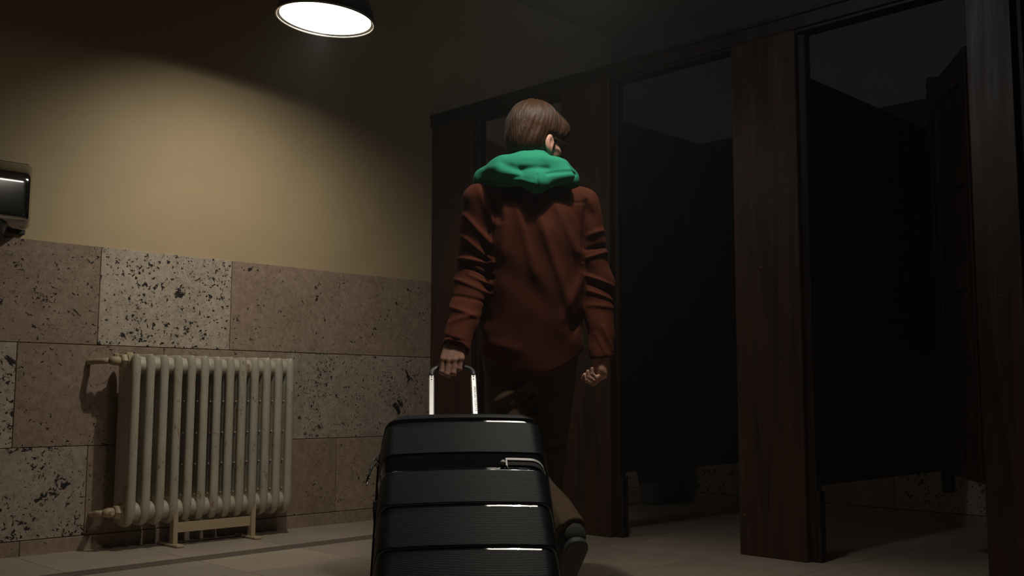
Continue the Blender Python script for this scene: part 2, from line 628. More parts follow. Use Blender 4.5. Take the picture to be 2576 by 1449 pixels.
def np_mesh(name, V, F):
    me = bpy.data.meshes.new(name)
    me.vertices.add(len(V))
    me.vertices.foreach_set('co', np.asarray(V, np.float32).ravel())
    k = F.shape[1]
    me.loops.add(F.size)
    me.loops.foreach_set('vertex_index', F.astype(np.int32).ravel())
    me.polygons.add(len(F))
    me.polygons.foreach_set('loop_start', np.arange(0, F.size, k, dtype=np.int32))
    me.polygons.foreach_set('loop_total', np.full(len(F), k, np.int32))
    me.update(calc_edges=True)
    me.validate()
    return me

def sdf_obj(name, fn, lo, hi, h, mat, parent, proj=1, centre=None):
    V, F = sdf_verts(fn, lo, hi, h, proj)
    return link(name, np_mesh(name, V, F), mat, parent, centre, True)

# ================================================================== THE ROOM
CEIL = 3.35
XF, XN, YR = 1.75, -5.3, -6.0

def wall(name, lo, hi, mat):
    o = box(name, lo, hi, mat, None, 0.0)
    tag(o, kind='structure')
    return o

floor = wall('floor', (XN - .1, YR - .1, -0.12), (XF + .1, 0.1, -0.012), M['grout'])
ceiling = wall('ceiling', (XN - .1, YR - .1, CEIL), (XF + .1, 0.1, CEIL + .1), M['ceiling'])
wall_left = wall('wall_left', (XN - .1, 0.012, -0.012), (XF + .1, 0.12, CEIL), M['plaster'])
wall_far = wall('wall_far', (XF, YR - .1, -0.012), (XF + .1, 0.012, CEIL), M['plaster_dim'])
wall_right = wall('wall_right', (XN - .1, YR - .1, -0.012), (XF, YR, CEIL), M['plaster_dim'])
wall_near = wall('wall_near', (XN - .1, YR, -0.012), (XN, 0.012, CEIL), M['plaster_dim'])

def slab(parent, lo, hi, rgb, pits, name='stone_slab', bev=0.0022):
    o = box(name, lo, hi, M['trav'], parent, bev)
    o.color = (*rgb, pits)
    return o

BROWN = (0.335, 0.245, 0.182)
PINK = (0.385, 0.285, 0.212)
PALE = (0.54, 0.46, 0.365)
GREY = (0.43, 0.36, 0.29)
rows = [
    (0.925, 1.385, [(-5.2, -4.38, BROWN, .6), (-4.38, -3.70, PINK, .5), (-3.70, -3.02, BROWN, .5), (-3.02, -2.70, GREY, .7), (-2.70, -2.018, BROWN, .70), (-2.018, -1.337, PALE, .95),
                    (-1.337, -.66, PINK, .50), (-.66, 0.02, PINK, .44), (0.02, .70, BROWN, .5), (.70, 1.40, PINK, .5), (1.40, 1.75, BROWN, .6)]),
    (0.465, 0.925, [(-5.2, -4.30, GREY, .8), (-4.30, -3.60, PINK, .5), (-3.60, -3.05, BROWN, .5), (-3.05, -2.372, PALE, 1.0), (-2.372, -1.69, BROWN, .55), (-1.69, -1.0, PINK, .50),
                    (-1.0, 0.02, GREY, .84), (0.02, .70, PINK, .5), (.70, 1.40, BROWN, .5), (1.40, 1.75, GREY, .8)]),
    (0.065, 0.465, [(-5.2, -4.76, PINK, .5), (-4.76, -4.08, BROWN, .5), (-4.08, -3.40, GREY, .8), (-3.40, -2.72, PINK, .5), (-2.72, -2.04, GREY, .92), (-2.04, -1.36, BROWN, .45), (-1.36, -.66, BROWN, .50),
                    (-.66, 0.02, PINK, .52), (0.02, .70, PINK, .5), (.70, 1.40, GREY, .6), (1.40, 1.75, PINK, .7)]),
]
g = 0.0013
for z0, z1, ts in rows:
    for x0, x1, rgb, p in ts:
        dy = random.uniform(-.0015, .0015)
        slab(wall_left, (x0 + g, dy, z0 + g), (x1 - g, 0.02, z1 - g), rgb, p)
xs = [-5.2, -4.60, -3.84, -3.08, -2.32, -1.56, -.80, -.04, .72, 1.48, 1.75]
bl = box('baseboard_left', (-5.2, 0.004, -.006), (1.75, 0.018, 0.063), M['grout'], None, 0.0)
tag(bl, kind='structure')
for a, b in zip(xs[:-1], xs[1:]):
    slab(bl, (a + g, -0.007, -.004), (b - g, 0.010, 0.0635), (0.35, 0.265, 0.20), .2, 'skirting_stone')
# far wall behind the stalls: stone below, dark painted dado above
y = -0.02
k = 0
while y > -4.6:
    y2 = y - .68
    slab(wall_far, (XF - .015, y2 + g, .066), (XF + .01, y - g, .465), [PALE, GREY, PINK, GREY][k % 4], [.8, 1.0, .5, .9][k % 4])
    slab(wall_far, (XF - .015, y2 + .3 + g, .468), (XF + .01, y + .3 - g, .925), [GREY, PINK, PALE, BROWN][k % 4], .7)
    y = y2; k += 1
bf = box('baseboard_far', (XF - .024, -4.7, -.004), (XF + .008, -0.01, .0635), M['trav'], None, 0.002)
bf.color = (0.33, 0.25, 0.19, .2)
tag(bf, kind='structure')
tf = box('trim_1', (XF - .02, -5.2, .927), (XF + .01, -0.01, 2.41), M['panel'], None, 0.003)
tag(tf, kind='structure')

# floor: terrazzo tiles and a dark inlaid stripe that runs beside the left wall
def ytop(x): return -.462 + .035 * x
def ybot(x): return -.578 + .035 * x
CREAM = (0.44, 0.375, 0.30)
def poly_tile(pts, rgb, name='floor_tile', bev=0.0012):
    bm = bmesh.new()
    top = [bm.verts.new((p[0], p[1], 0.0)) for p in pts]
    bot = [bm.verts.new((p[0], p[1], -0.014)) for p in pts]
    n = len(pts)
    bm.faces.new(top)
    for i in range(n):
        j = (i + 1) % n
        bm.faces.new((top[j], top[i], bot[i], bot[j]))
    bmesh.ops.recalc_face_normals(bm, faces=bm.faces)
    cx = sum(p[0] for p in pts) / n; cy = sum(p[1] for p in pts) / n
    o = link(name, from_bm(bm, name), M['floor'], floor, (cx, cy, 0))
    o.color = (*rgb, 1)
    return o
gx = [-4.94 + .52 * i for i in range(14)]
for a, b in zip(gx[:-1], gx[1:]):
    a2, b2 = a + .0012, b - .0012
    j = random.uniform(.94, 1.05)
    c = tuple(x * j for x in CREAM)
    poly_tile([(a2, ytop(a2) + .001), (b2, ytop(b2) + .001), (b2, -.005), (a2, -.005)], c)
    poly_tile([(a2, ybot(a2)), (b2, ybot(b2)), (b2, ytop(b2)), (a2, ytop(a2))], (0.155, 0.125, 0.105), 'stripe_tile')
    y = -1.04
    first = True
    while y > -4.9:
        j = random.uniform(.93, 1.06)
        c = tuple(x * j for x in CREAM)
        if first:
            poly_tile([(a2, y + .0012), (b2, y + .0012), (b2, ybot(b2) - .001), (a2, ybot(a2) - .001)], c)
        else:
            poly_tile([(a2, y + .0012), (b2, y + .0012), (b2, y + .52 - .0012), (a2, y + .52 - .0012)], c)
        first = False
        y -= .52

# ================================================================== PENDANT LAMPS
def pendant(loc, tilt, label, power, name='pendant_lamp'):
    r0 = root(name, loc, label, 'lamp', 'pendant lamps of the washroom', None, Matrix.Rotation(tilt[1], 3, Vector(tilt[0])))
    R = 0.208
    top = CEIL - loc[2]
    sh = [(R, 0.0), (R + .001, .010), (R - .006, .045), (R - .03, .095), (R - .075, .135), (.07, .165), (.045, .185), (.04, .23), (.0, .235)]
    sh2 = [(R - .004, 0.003), (R - .010, .045), (R - .034, .092), (R - .078, .130), (.06, .158), (.0, .162)]
    bm = bmesh.new()
    for prof in (sh, sh2):
        me = lathe_mesh('t', [p for p in prof], 64)
        bm.from_mesh(me)
        bpy.data.meshes.remove(me)
    # keep the mouth of the shade open
    bmesh.ops.delete(bm, geom=[f for f in bm.faces if len(f.verts) > 4 and abs(f.calc_center_median().z) < .01], context='FACES')
    link('lamp_shade', from_bm(bm, 'lamp_shade'), M['lamp_shade'], r0, None, True)
    rim = [(R + .004 * math.cos(a) , .001 + .0045 * math.sin(a)) for a in [2 * math.pi * i / 12 for i in range(13)]]
    me = bpy.data.meshes.new('rim')
    n = 96
    vs = []; fs = []
    for k in range(n):
        an = 2 * math.pi * k / n
        for (rr, zz) in rim[:-1]:
            vs.append((rr * math.cos(an), rr * math.sin(an), zz))
    for k in range(n):
        for q in range(12):
            fs.append((k * 12 + q, ((k + 1) % n) * 12 + q, ((k + 1) % n) * 12 + (q + 1) % 12, k * 12 + (q + 1) % 12))
    me.from_pydata(vs, [], fs)
    link('rim', me, M['lamp_rim'], r0, None, True)
    ring = [(R - .004, .004), (R - .004, .008), (R - .014, .009), (R - .014, .005)]
    me = bpy.data.meshes.new('gasket')
    vs = []; fs = []
    for k in range(n):
        an = 2 * math.pi * k / n
        for (rr, zz) in ring:
            vs.append((rr * math.cos(an), rr * math.sin(an), zz))
    for k in range(n):
        for q in range(4):
            fs.append((k * 4 + q, ((k + 1) % n) * 4 + q, ((k + 1) % n) * 4 + (q + 1) % 4, k * 4 + (q + 1) % 4))
    me.from_pydata(vs, [], fs)
    link('gasket', me, M['steel'], r0, None, True)
    link('diffuser', lathe_mesh('diffuser', [(R - .0135, .0068), (R - .03, .008), (R * .5, .010), (.0, .011)], 64), emission('opal_diffuser', LAMP_RGB, power), r0, None, True)
    # suspension tube and ceiling rose (kept plumb)
    inv = Matrix.Rotation(-tilt[1], 3, Vector(tilt[0]))
    a = Vector((0, 0, .225)); bq = inv @ Vector((0, 0, top - .005)) 
    tube('suspension_tube', [a, (a + bq) / 2, bq], .011, M['lamp_shade'], r0, 12)
    o = lathe('ceiling_rose', [(.06, -.03), (.055, -.012), (.03, 0.0)][::-1] , M['lamp_shade'], r0, 24)
    o.location = bq
    return r0

vd = (0.709, 0.705, 0)
pendant(LAMP1, (vd, math.radians(4.4)), 'glowing round pendant lamp with metal rim, above the radiator', LAMP_POWER)
pendant(LAMP2, ((1, 0, 0), 0.0), 'second pendant lamp, hanging above the person and suitcase', LAMP2_POWER)

# ================================================================== RADIATOR
NS = 13
X0, PITCH = -1.918, 0.0682
def section_mesh(hubs=True):
    """one cast-iron element: two oval water columns joined by a web, pinched top and bottom"""
    n = 40
    prof = []
    yb, yf = 0.075, -0.085          # back, front (local y)
    half = (yb - yf) / 2; mid = (yb + yf) / 2
    side = [-1, -.985, -.95, -.9, -.83, -.74, -.62, -.5, -.36, -.2, 0, .2, .36, .5, .62, .74, .83, .92, .98, 1]
    def wid(t):
        e = max(0.0, (abs(t) - .78) / .22)
        w = .0205 * math.sqrt(max(0.0, 1 - e ** 2.2))
        return w * (1 - .16 * (0.5 + 0.5 * math.cos(t * math.pi * 2.9)) * (abs(t) < .7))
    prof = [(max(wid(t), .0012), mid + half * t) for t in side] + [(-max(wid(t), .0012), mid + half * t) for t in side[::-1]]
    n = len(prof)
    levels = [(-.392, .25, .30), (-.386, .5, .52), (-.372, .80, .78), (-.345, 1.0, .93), (-.31, 1.08, 1.0), (-.27, 1.0, 1.0), (0, 1.0, 1.0), (.27, 1.0, 1.0), (.31, 1.08, 1.0),
              (.345, 1.05, 1.0), (.368, .9, .99), (.380, .55, .97), (.387, .18, .93)]
    V, F = [], []
    cy = (yb + yf) / 2
    for (z, sx, sy) in levels:
        for (x, yy) in prof:
            V.append((x * sx, cy + (yy - cy) * sy, z))
    for i in range(len(levels) - 1):
        for k in range(n):
            l = (k + 1) % n
            F.append((i * n + k, i * n + l, (i + 1) * n + l, (i + 1) * n + k))
    F.append(tuple(range(n - 1, -1, -1)))
    F.append(tuple((len(levels) - 1) * n + k for k in range(n)))
    # hubs that join neighbours, top and bottom
    for hz in ((.335, -.325) if hubs else ()):
        b0 = len(V)
        m = 20
        for (hx, hr) in ((.0, .046), (.016, .049), (.0341, .051), (.052, .049), (.0682, .046)):
            for k in range(m):
                a = 2 * math.pi * k / m
                V.append((hx, -.022 + hr * 1.0 * math.cos(a), hz + hr * .86 * math.sin(a)))
        for i in range(4):
            for k in range(m):
                l = (k + 1) % m
                F.append((b0 + i * m + k, b0 + i * m + l, b0 + (i + 1) * m + l, b0 + (i + 1) * m + k))
    # small cast studs on the flank of the element
    for sz in (.17, .02, -.125, -.265):
        b0 = len(V)
        m = 6
        for (hx, hr) in ((-.016, .006), (-.0225, .0045), (-.0238, .001)):
            for k in range(m):
                a = 2 * math.pi * k / m
                V.append((hx, -.045 + hr * math.cos(a), sz + hr * math.sin(a)))
        for i in range(2):
            for k in range(m):
                l = (k + 1) % m
                F.append((b0 + i * m + k, b0 + i * m + l, b0 + (i + 1) * m + l, b0 + (i + 1) * m + k))
    me = bpy.data.meshes.new('element')
    me.from_pydata(V, [], F)
    bm = bmesh.new(); bm.from_mesh(me)
    bmesh.ops.recalc_face_normals(bm, faces=bm.faces)
    bm.to_mesh(me); bm.free()
    return me
RY, RZ = -0.128, 0.497
rad = root('radiator', (X0 + 6 * PITCH, RY, 0), 'old cream cast-iron column radiator with rust, against the stone wall', 'radiator')
base_me, last_me = section_mesh(), section_mesh(False)
for m_ in (base_me, last_me):
    m_.materials.append(M['rad'])
    m_.polygons.foreach_set('use_smooth', [True] * len(m_.polygons))
for i in range(NS):
    o = bpy.data.objects.new('element', base_me if i < NS - 1 else last_me)
    COL.objects.link(o)
    o.parent = rad
    o.location = ((i - 6) * PITCH, 0, RZ + random.uniform(-.0015, .0015))
# flow (top) and return (bottom) connections, left side
def valve(z, zw, xw, knob):
    yv = RY - .01
    lathe('union_nut', [(.030, 0.022), (.034, .014), (.034, -.004), (.028, -.012)], M['pipe'], rad, 6, (X0 - .038, yv, z), 'x', False)
    lathe('collar', [(.040, .02), (.042, 0.005), (.036, -.008)], M['pipe'], rad, 20, (X0 - .018, yv, z), 'x', False)
    v = root('valve', (X0 - .075, yv, z)); v.parent = rad; v.location = Vector((X0 - .075, yv, z)) - OFF[rad.name]
    OFF[v.name] = Vector((X0 - .075, yv, z))
    tube('valve_body', [(X0 - .045, yv, z), (X0 - .06, yv, z), (X0 - .078, yv, z), (X0 - .095, yv + .01, z - .001)], [.015, .022, .022, .016], M['pipe'], v, 14)
    if knob:
        lathe('valve_cap', [(.014, .018), (.014, .030), (.009, .034)], M['pipe'], v, 8, (X0 - .07, yv, z), 'z', False)
    else:
        lathe('valve_cap', [(.011, -.016), (.012, -.026), (.010, -.034)], M['pipe'], v, 8, (X0 - .07, yv, z), 'y', False)
    tube('pipe', [(X0 - .09, yv + .008, z - .001), (X0 - .112, yv + .03, z - .003), (xw + .012, -.045, (z + zw) / 2), (xw + .002, -.02, zw), (xw, 0.01, zw)], .0135, M['pipe'], rad, 14)
valve(RZ + .355, .846, -2.055, True)
valve(RZ - .325, .155, -2.015, False)
# feet with a rail between them
for x in (-1.700, -1.292):
    ft = root('foot', (x, RY, 0)); ft.parent = rad; ft.location = Vector((x, RY, 0)) - OFF[rad.name]
    box('leg', (x - .012, -.205, 0.012), (x + .012, -.165, RZ - .33), M['pipe'], ft, .003)
    box('foot_plate', (x - .02, -.255, 0.0), (x + .02, -.06, 0.014), M['pipe'], ft, .004)
box('rail', (-1.69, -.190, .062), (-1.30, -.182, .108), M['pipe'], rad, .001)

# ================================================================== HAND DRYER
dr = root('hand_dryer', (-2.57, 0, 1.4), 'polished steel hand dryer on the plaster wall above the stone', 'hand dryer')
def dryer_body():
    # rings from the wall outwards: y, z0, z1, x0, x1, corner radius
    ya = [(0.012, 1.412, 1.710, -2.760, -2.372, .022), (-.060, 1.412, 1.704, -2.756, -2.374, .022), (-.090, 1.414, 1.696, -2.750, -2.379, .022),
          (-.160, 1.424, 1.655, -2.722, -2.404, .022), (-.178, 1.428, 1.643, -2.714, -2.411, .022), (-.187, 1.432, 1.635, -2.709, -2.416, .022),
          (-.194, 1.437, 1.626, -2.704, -2.422, .021), (-.1985, 1.443, 1.616, -2.698, -2.428, .020), (-.200, 1.450, 1.606, -2.690, -2.436, .018), (-.2005, 1.462, 1.594, -2.68, -2.448, .014)]
    V, F = [], []
    K = 6
    m = 4 * K
    for (yy, z0, z1, x0, x1, r_) in ya:
        for (cx, cz, a0) in ((x1 - r_, z1 - r_, 0), (x0 + r_, z1 - r_, 90), (x0 + r_, z0 + r_, 180), (x1 - r_, z0 + r_, 270)):
            for k in range(K):
                a_ = math.radians(a0 + 90 * k / (K - 1))
                V.append((cx + r_ * math.cos(a_), yy, cz + r_ * math.sin(a_)))
    for i in range(len(ya) - 1):
        for k in range(m):
            l = (k + 1) % m
            F.append((i * m + k, i * m + l, (i + 1) * m + l, (i + 1) * m + k))
    F.append(tuple(range(m - 1, -1, -1)))
    F.append(tuple((len(ya) - 1) * m + k for k in range(m)))
    me = bpy.data.meshes.new('cover')
    me.from_pydata(V, [], F)
    bm = bmesh.new(); bm.from_mesh(me)
    bmesh.ops.recalc_face_normals(bm, faces=bm.faces)
    bm.to_mesh(me); bm.free()
    return me
link('cover', dryer_body(), M['steel'], dr, None, True)
box('back_plate', (-2.765, -.012, 1.40), (-2.367, .012, 1.718), M['black'], dr, .003)
tube('nozzle', [(-2.56, -.11, 1.43), (-2.56, -.12, 1.400), (-2.56, -.14, 1.372), (-2.56, -.152, 1.356)], [.085, .076, .058, .050], M['black'], dr, 24)
tube('nozzle_ring', [(-2.56, -.150, 1.3585), (-2.56, -.154, 1.3530)], [.0525, .0525], M['black'], dr, 24)

# ================================================================== TOILET STALLS
TH = .034
def pilaster(y0, y1, label, jamb=True, step=True, zt=2.335):
    yc = (y0 + y1) / 2
    pr = root('stall_pilaster', (.03, yc, 0), label, 'partition', 'wooden pilasters of the stall front')
    # two joined planks
    box('board', (0, y0, 0.0), (TH, y1, zt), M['wood'], pr, .003)
    if jamb:
        box('jamb', (TH, y0 - .030, 0.0), (.085, y1 - .02, zt), M['wood_dark'], pr, .003)
        if step:
            box('jamb_foot', (TH, y0 - .046, 0.0), (.083, y0 - .0305, .30), M['wood_dark'], pr, .003)
    return pr
pilaster(-.365, -.006, 'dark wooden pilaster board beside the plaster wall, behind the suitcase handle', True, False)
pilaster(-1.398, -1.065, 'brown wooden pilaster board directly behind the person')
pilaster(-2.468, -2.138, 'wide bare pilaster board right of the person, chipped near the floor')
pilaster(-3.382, -3.212, 'narrow pilaster board at the right edge carrying the open door')
# header beam: fascia, lower strip and cap
hb = root('header_beam', (.04, -2.3, 2.33), 'long dark wooden beam across the tops of the stall pilasters', 'beam')
box('fascia', (-.006, -5.2, 2.333), (.10, .008, 2.392), M['wood_dark'], hb, .002)
box('cap', (-.018, -5.2, 2.392), (.115, .008, 2.412), M['wood_dark'], hb, .003)
box('lower_strip', (.008, -5.2, 2.318), (.09, .004, 2.334), M['wood_dark'], hb, .002)
def partition(y, label, x0=.086, x1=1.73):
    pr = root('stall_partition', (.9, y, .31), label, 'partition', 'side panels between the stalls')
    n = 3
    for i in range(n):
        a = x0 + (x1 - x0) * i / n; b = x0 + (x1 - x0) * (i + 1) / n
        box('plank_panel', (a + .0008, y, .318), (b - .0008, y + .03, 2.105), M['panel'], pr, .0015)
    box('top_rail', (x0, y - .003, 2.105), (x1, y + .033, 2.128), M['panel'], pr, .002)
    return pr
partition(-1.425, 'black-brown side panel seen through the middle stall opening, raised off the floor')
partition(-2.485, 'black-brown side panel seen through the right stall opening, left of the door')
partition(-3.42, 'black-brown side panel at the far right, behind the narrow pilaster with the door')

# the open door of the right-hand stall
ang = math.atan2(.585, .81)
dd = Vector((math.cos(ang), math.sin(ang), 0))
door = root('stall_door', (.075, -3.195, 0), 'dark panelled stall door standing open beside the right pilaster', 'door', rot=Matrix.Rotation(ang, 3, 'Z'))
DW = .565
def dbox(nm, lo, hi, mat, par=door, bev=.002):
    return box(nm, lo, hi, mat, par, bev)
zb, zt = .37, 2.10
dbox('hinge_stile', (0, -.02, zb), (.085, .02, zt), M['wood_dark'])
dbox('latch_stile', (DW - .085, -.02, zb), (DW, .02, zt), M['wood_dark'])
zr = [(zb, .55), (.80, .93), (1.14, 1.24), (1.56, 1.64), (1.98, zt)]
for a, b in zr:
    dbox('cross_rail', (.085, -.02, a), (DW - .085, .02, b), M['wood_dark'])
for (a, b), (c, d) in zip(zr[:-1], zr[1:]):
    dbox('door_panel', (.086, -.008, b + .001), (DW - .086, .008, c - .001), M['wood_dark'])
    dbox('panel_moulding', (.086, -.022, b + .0005), (DW - .086, -.0085, b + .014), M['wood'], door, .004)
dbox('edge_post', (DW + .001, -.022, .285), (DW + .05, .022, 2.15), M['wood_dark'])
hd = [(DW + .03, -.022, .985), (DW + .03, -.05, .99)] + [(DW + .03 + .012 * math.sin(t), -.05 - .022 * math.sin(t), 1.085 - .095 * math.cos(t)) for t in [math.pi * i / 10 for i in range(11)]] + [(DW + .03, -.05, 1.18), (DW + .03, -.022, 1.185)]
tube('pull_handle', hd, .0055, M['chrome'], door, 10)
for z in (.55, 1.75):
    tube('hinge', [(-.008, -.012, z), (-.008, -.012, z + .09)], .009, M['steel'], door, 10)

# toilet in the first stall, its foot seen under the panel
def toilet_fn(P):
    d = caps(P, (1.45, -.57, .02), (1.43, -.57, .24), .075, .105)
    d = smin(d, ell(P, (1.36, -.57, .33), (.26, .185, .085)), .05)
    d = smin(d, caps(P, (1.62, -.57, .05), (1.62, -.57, .3), .075), .04)
    d = smax(d, P[:, 2] - .39, .01)
    d = smax(d, -P[:, 2], .004)
    d = smax(d, -ell(P, (1.35, -.57, .40), (.20, .135, .12)), .012)
    return d
tl = root('toilet', (1.45, -.57, 0), 'shadowed toilet bowl on the floor, its foot showing under the middle side panel', 'toilet')
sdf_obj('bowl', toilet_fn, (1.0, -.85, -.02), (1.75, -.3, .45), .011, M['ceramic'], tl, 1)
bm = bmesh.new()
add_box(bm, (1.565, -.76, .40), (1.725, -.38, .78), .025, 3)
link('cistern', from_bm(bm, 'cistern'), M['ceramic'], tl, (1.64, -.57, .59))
me = bpy.data.meshes.new('seat')
vs = []; fs = []
n = 32
for k in range(n):
    a = 2 * math.pi * k / n
    for (sx, sy, z) in ((.255, .185, .392), (.255, .185, .41), (.19, .125, .41), (.19, .125, .392)):
        vs.append((1.35 + sx * math.cos(a), -.57 + sy * math.sin(a), z))
for k in range(n):
    for q in range(4):
        fs.append((k * 4 + q, ((k + 1) % n) * 4 + q, ((k + 1) % n) * 4 + (q + 1) % 4, k * 4 + (q + 1) % 4))
me.from_pydata(vs, [], fs)
link('toilet_seat', me, M['black'], tl)

# ================================================================== SUITCASE
def v3(*a): return Vector(a)
cU, cN, cA = Vector((0.755264, -0.655293, 0.012960)), Vector((-0.431673, -0.482454, 0.762166)), Vector((0.493189, 0.581231, 0.647252))
CL = .655                                  # length of the shell
cT = Vector((-2.063019, -2.553547, 0.667421))
cB = cT - cA * CL
case = bpy.data.objects.new('suitcase', None)
COL.objects.link(case)
case.empty_display_size = .1
case.matrix_world = Matrix(((cU.x, -cN.x, cA.x, cB.x), (cU.y, -cN.y, cA.y, cB.y), (cU.z, -cN.z, cA.z, cB.z), (0, 0, 0, 1)))
OFF[case.name] = Vector((0, 0, 0))
tag(case, 'black hard-shell suitcase with banded grooves, tilted on its wheels behind the person', 'suitcase')
# case frame: x across, y into the case (front face at y = 0), z along the length, 0 = bottom, CL = top
GV = [.050, .185, .368, .510]              # grooves, measured from the top
SAW = np.array([(-.1, 0), (.0450, 0), (.0472, .0055), (.0580, .0055), (.1815, .0004), (.1837, .004), (.233, .0110), (.243, .0045), (.3635, 0), (.3657, .0058),
                (.3770, .0049), (.5055, 0), (.5077, .0062), (.5190, .0048), (.70, 0)])
GLOSS = [(.046, .0575), (.182, .2465), (.3642, .3765), (.5062, .5185)]
def groove(v):
    return np.interp(v, SAW[:, 0], SAW[:, 1])
HW = .235
def rrect(x, z, hx, hz, r):
    qx = np.abs(x) - hx + r; qz = np.abs(z) - hz + r
    return np.hypot(np.maximum(qx, 0), np.maximum(qz, 0)) + np.minimum(np.maximum(qx, qz), 0) - r
def front_fn(P):
    x, y, z = P[:, 0], P[:, 1], P[:, 2]
    draft = .020 * np.clip(1 - y / .135, 0, 1.2) ** 1.5
    d2 = rrect(x, z - CL / 2, HW - draft, CL / 2 - draft * .7, .062)
    dome = .0105 * (x / HW) ** 2
    d = smax(d2, dome - y, .030)
    d = smax(d, y - .135, .003)
    return d + groove(CL - z) * np.clip(1.4 - y / .10, 0, 1)
V, F = sdf_verts(front_fn, (-.245, -.012, -.012), (.245, .145, CL + .012), .0022, 2)
me = np_mesh('shell_front', V, F)
fv = CL - V[F].mean(1)[:, 2]
fi = np.zeros(len(F), np.int32)
for a_, b_ in GLOSS:
    fi[(fv > a_) & (fv < b_)] = 1
link('shell_front', me, [M['shell'], M['gloss']], case, None, True)
_P = V.astype(np.float32)
_g = np.stack([front_fn(_P + np.eye(3, dtype=np.float32)[i] * .0012) - front_fn(_P - np.eye(3, dtype=np.float32)[i] * .0012) for i in range(3)], 1)
_g /= np.linalg.norm(_g, axis=1)[:, None] + 1e-9
if len(me.vertices) == len(_g):
    me.normals_split_custom_set_from_vertices(_g.tolist())
me.polygons.foreach_set('material_index', fi)
def back_fn(P):
    x, y, z = P[:, 0], P[:, 1], P[:, 2]
    draft = .016 * np.clip((y - .145) / .135, 0, 1.2) ** 1.5
    d2 = rrect(x, z - CL / 2, HW - draft, CL / 2 - draft, .062)
    d = smax(d2, y - .275, .035)
    d = smax(d, .147 - y, .003)
    v = CL - z
    for a in (.20, .38, .52):
        d = d + .004 * np.clip(1 - np.abs(v - a) / .007, 0, 1)
    return d
sdf_obj('shell_back', back_fn, (-.245, .135, -.012), (.245, .285, CL + .012), .005, M['shell'], case, 1)
def loop(hx, hz, r, y, n=10):
    pts = []
    for (sx, sz, a0) in ((1, 1, 0), (-1, 1, 90), (-1, -1, 180), (1, -1, 270)):
        for k in range(n + 1):
            a = math.radians(a0 + 90 * k / n)
            pts.append((sx * (hx - r) + r * math.cos(a), y, CL / 2 + sz * (hz - r) + r * math.sin(a)))
    return pts
zp = [(-.0075, -.002), (.0075, -.002), (.0075, .0035), (.002, .0035), (.002, .005), (-.002, .005), (-.002, .0035), (-.0075, .0035)]
tube('zip', loop(HW - .002, CL / 2 - .002, .062, .141), 1.0, M['zip'], case, closed=True, centre=(0, 0, 0), prof=zp, smooth=False)
# two zip pullers on the left edge
for k, (zz, tilt_, out) in enumerate(((CL - .060, -.25, .008), (CL - .085, .3, .012))):
    x0 = -HW - .004
    zs = root('zip_puller', (x0, .141, zz)); zs.parent = case; zs.location = (x0, .141, zz); OFF[zs.name] = Vector((x0, .141, zz))
    box('slider', (x0 - .006, .135, zz - .010), (x0 + .004, .147, zz + .010), M['chrome'], zs, .002)
    tube('pull_loop', [(x0 - .004, .141, zz + .008), (x0 - .011 - out * .3, .142, zz - .003), (x0 - .012 - out, .143, zz - .035), (x0 - .013 - out * 1.3, .144, zz - .062)], [.0022, .003, .0034, .0022], M['black'], zs, 8)
    e = (x0 - .015 - out * 1.4, .144, zz - .066)
    tube('pull_ring', [(e[0] + .006, e[1], e[2] + .007), (e[0] - .006, e[1], e[2] + .007), (e[0] - .006, e[1], e[2] - .007), (e[0] + .006, e[1], e[2] - .007)], .0016, M['chrome'], zs, 6, True)
box('side_latch', (-HW - .009, .120, CL - .275), (-HW + .006, .165, CL - .240), M['black'], case, .003, 2)
# badge in the wide groove: grey plate under a bright bent strip with a stud
def badge_strip(name, za, zb_, y_off, mat, x0=.112, x1=.222):
    n = 14
    vs = []; fs = []
    for i in range(n + 1):
        x = x0 + (x1 - x0) * i / n
        # follow the groove floor round the corner
        yy = np.linspace(-.01, .13, 400)
        zc = CL - .213
        f = front_fn(np.stack([np.full(400, x), yy, np.full(400, zc)], 1).astype(np.float32))
        k = np.nonzero(f < 0)[0]
        y0_ = yy[k[0]] if len(k) else .1
        drop = .012 * max(0, (i / n - .55) / .45) ** 2
        for (z, o_) in ((za - drop, 0.004), (zb_ - drop, 0.004), (zb_ - drop, -y_off), (za - drop, -y_off)):
            vs.append((x, y0_ + o_, z))
    for i in range(n):
        for q in range(4):
            a = i * 4 + q; b_ = i * 4 + (q + 1) % 4
            fs.append((a, b_, b_ + 4, a + 4))
    fs.append((3, 2, 1, 0)); fs.append((n * 4, n * 4 + 1, n * 4 + 2, n * 4 + 3))
    me_ = bpy.data.meshes.new(name)
    me_.from_pydata(vs, [], fs)
    bm_ = bmesh.new(); bm_.from_mesh(me_)
    bmesh.ops.recalc_face_normals(bm_, faces=bm_.faces)
    bm_.to_mesh(me_); bm_.free()
    return me_
bd = root('badge', (0, 0, 0)); bd.parent = case; bd.location = (0, 0, 0); OFF[bd.name] = Vector((0, 0, 0))
link('badge_plate', badge_strip('badge_plate', CL - .226, CL - .210, .003, M['badge'], .116, .214), M['badge'], bd)
link('badge_rim', badge_strip('badge_rim', CL - .210, CL - .202, .006, M['chrome'], .112, .220), M['stud'], bd)
link('badge_rim', badge_strip('badge_rim', CL - .231, CL - .203, .006, M['chrome'], .110, .1145), M['stud'], bd)
lathe('badge_stud', [(.0075, .004), (.0075, -.002), (.005, -.006), (.0, -.007)][::-1], M['stud'], bd, 12, (.103, .007, CL - .218), 'y')
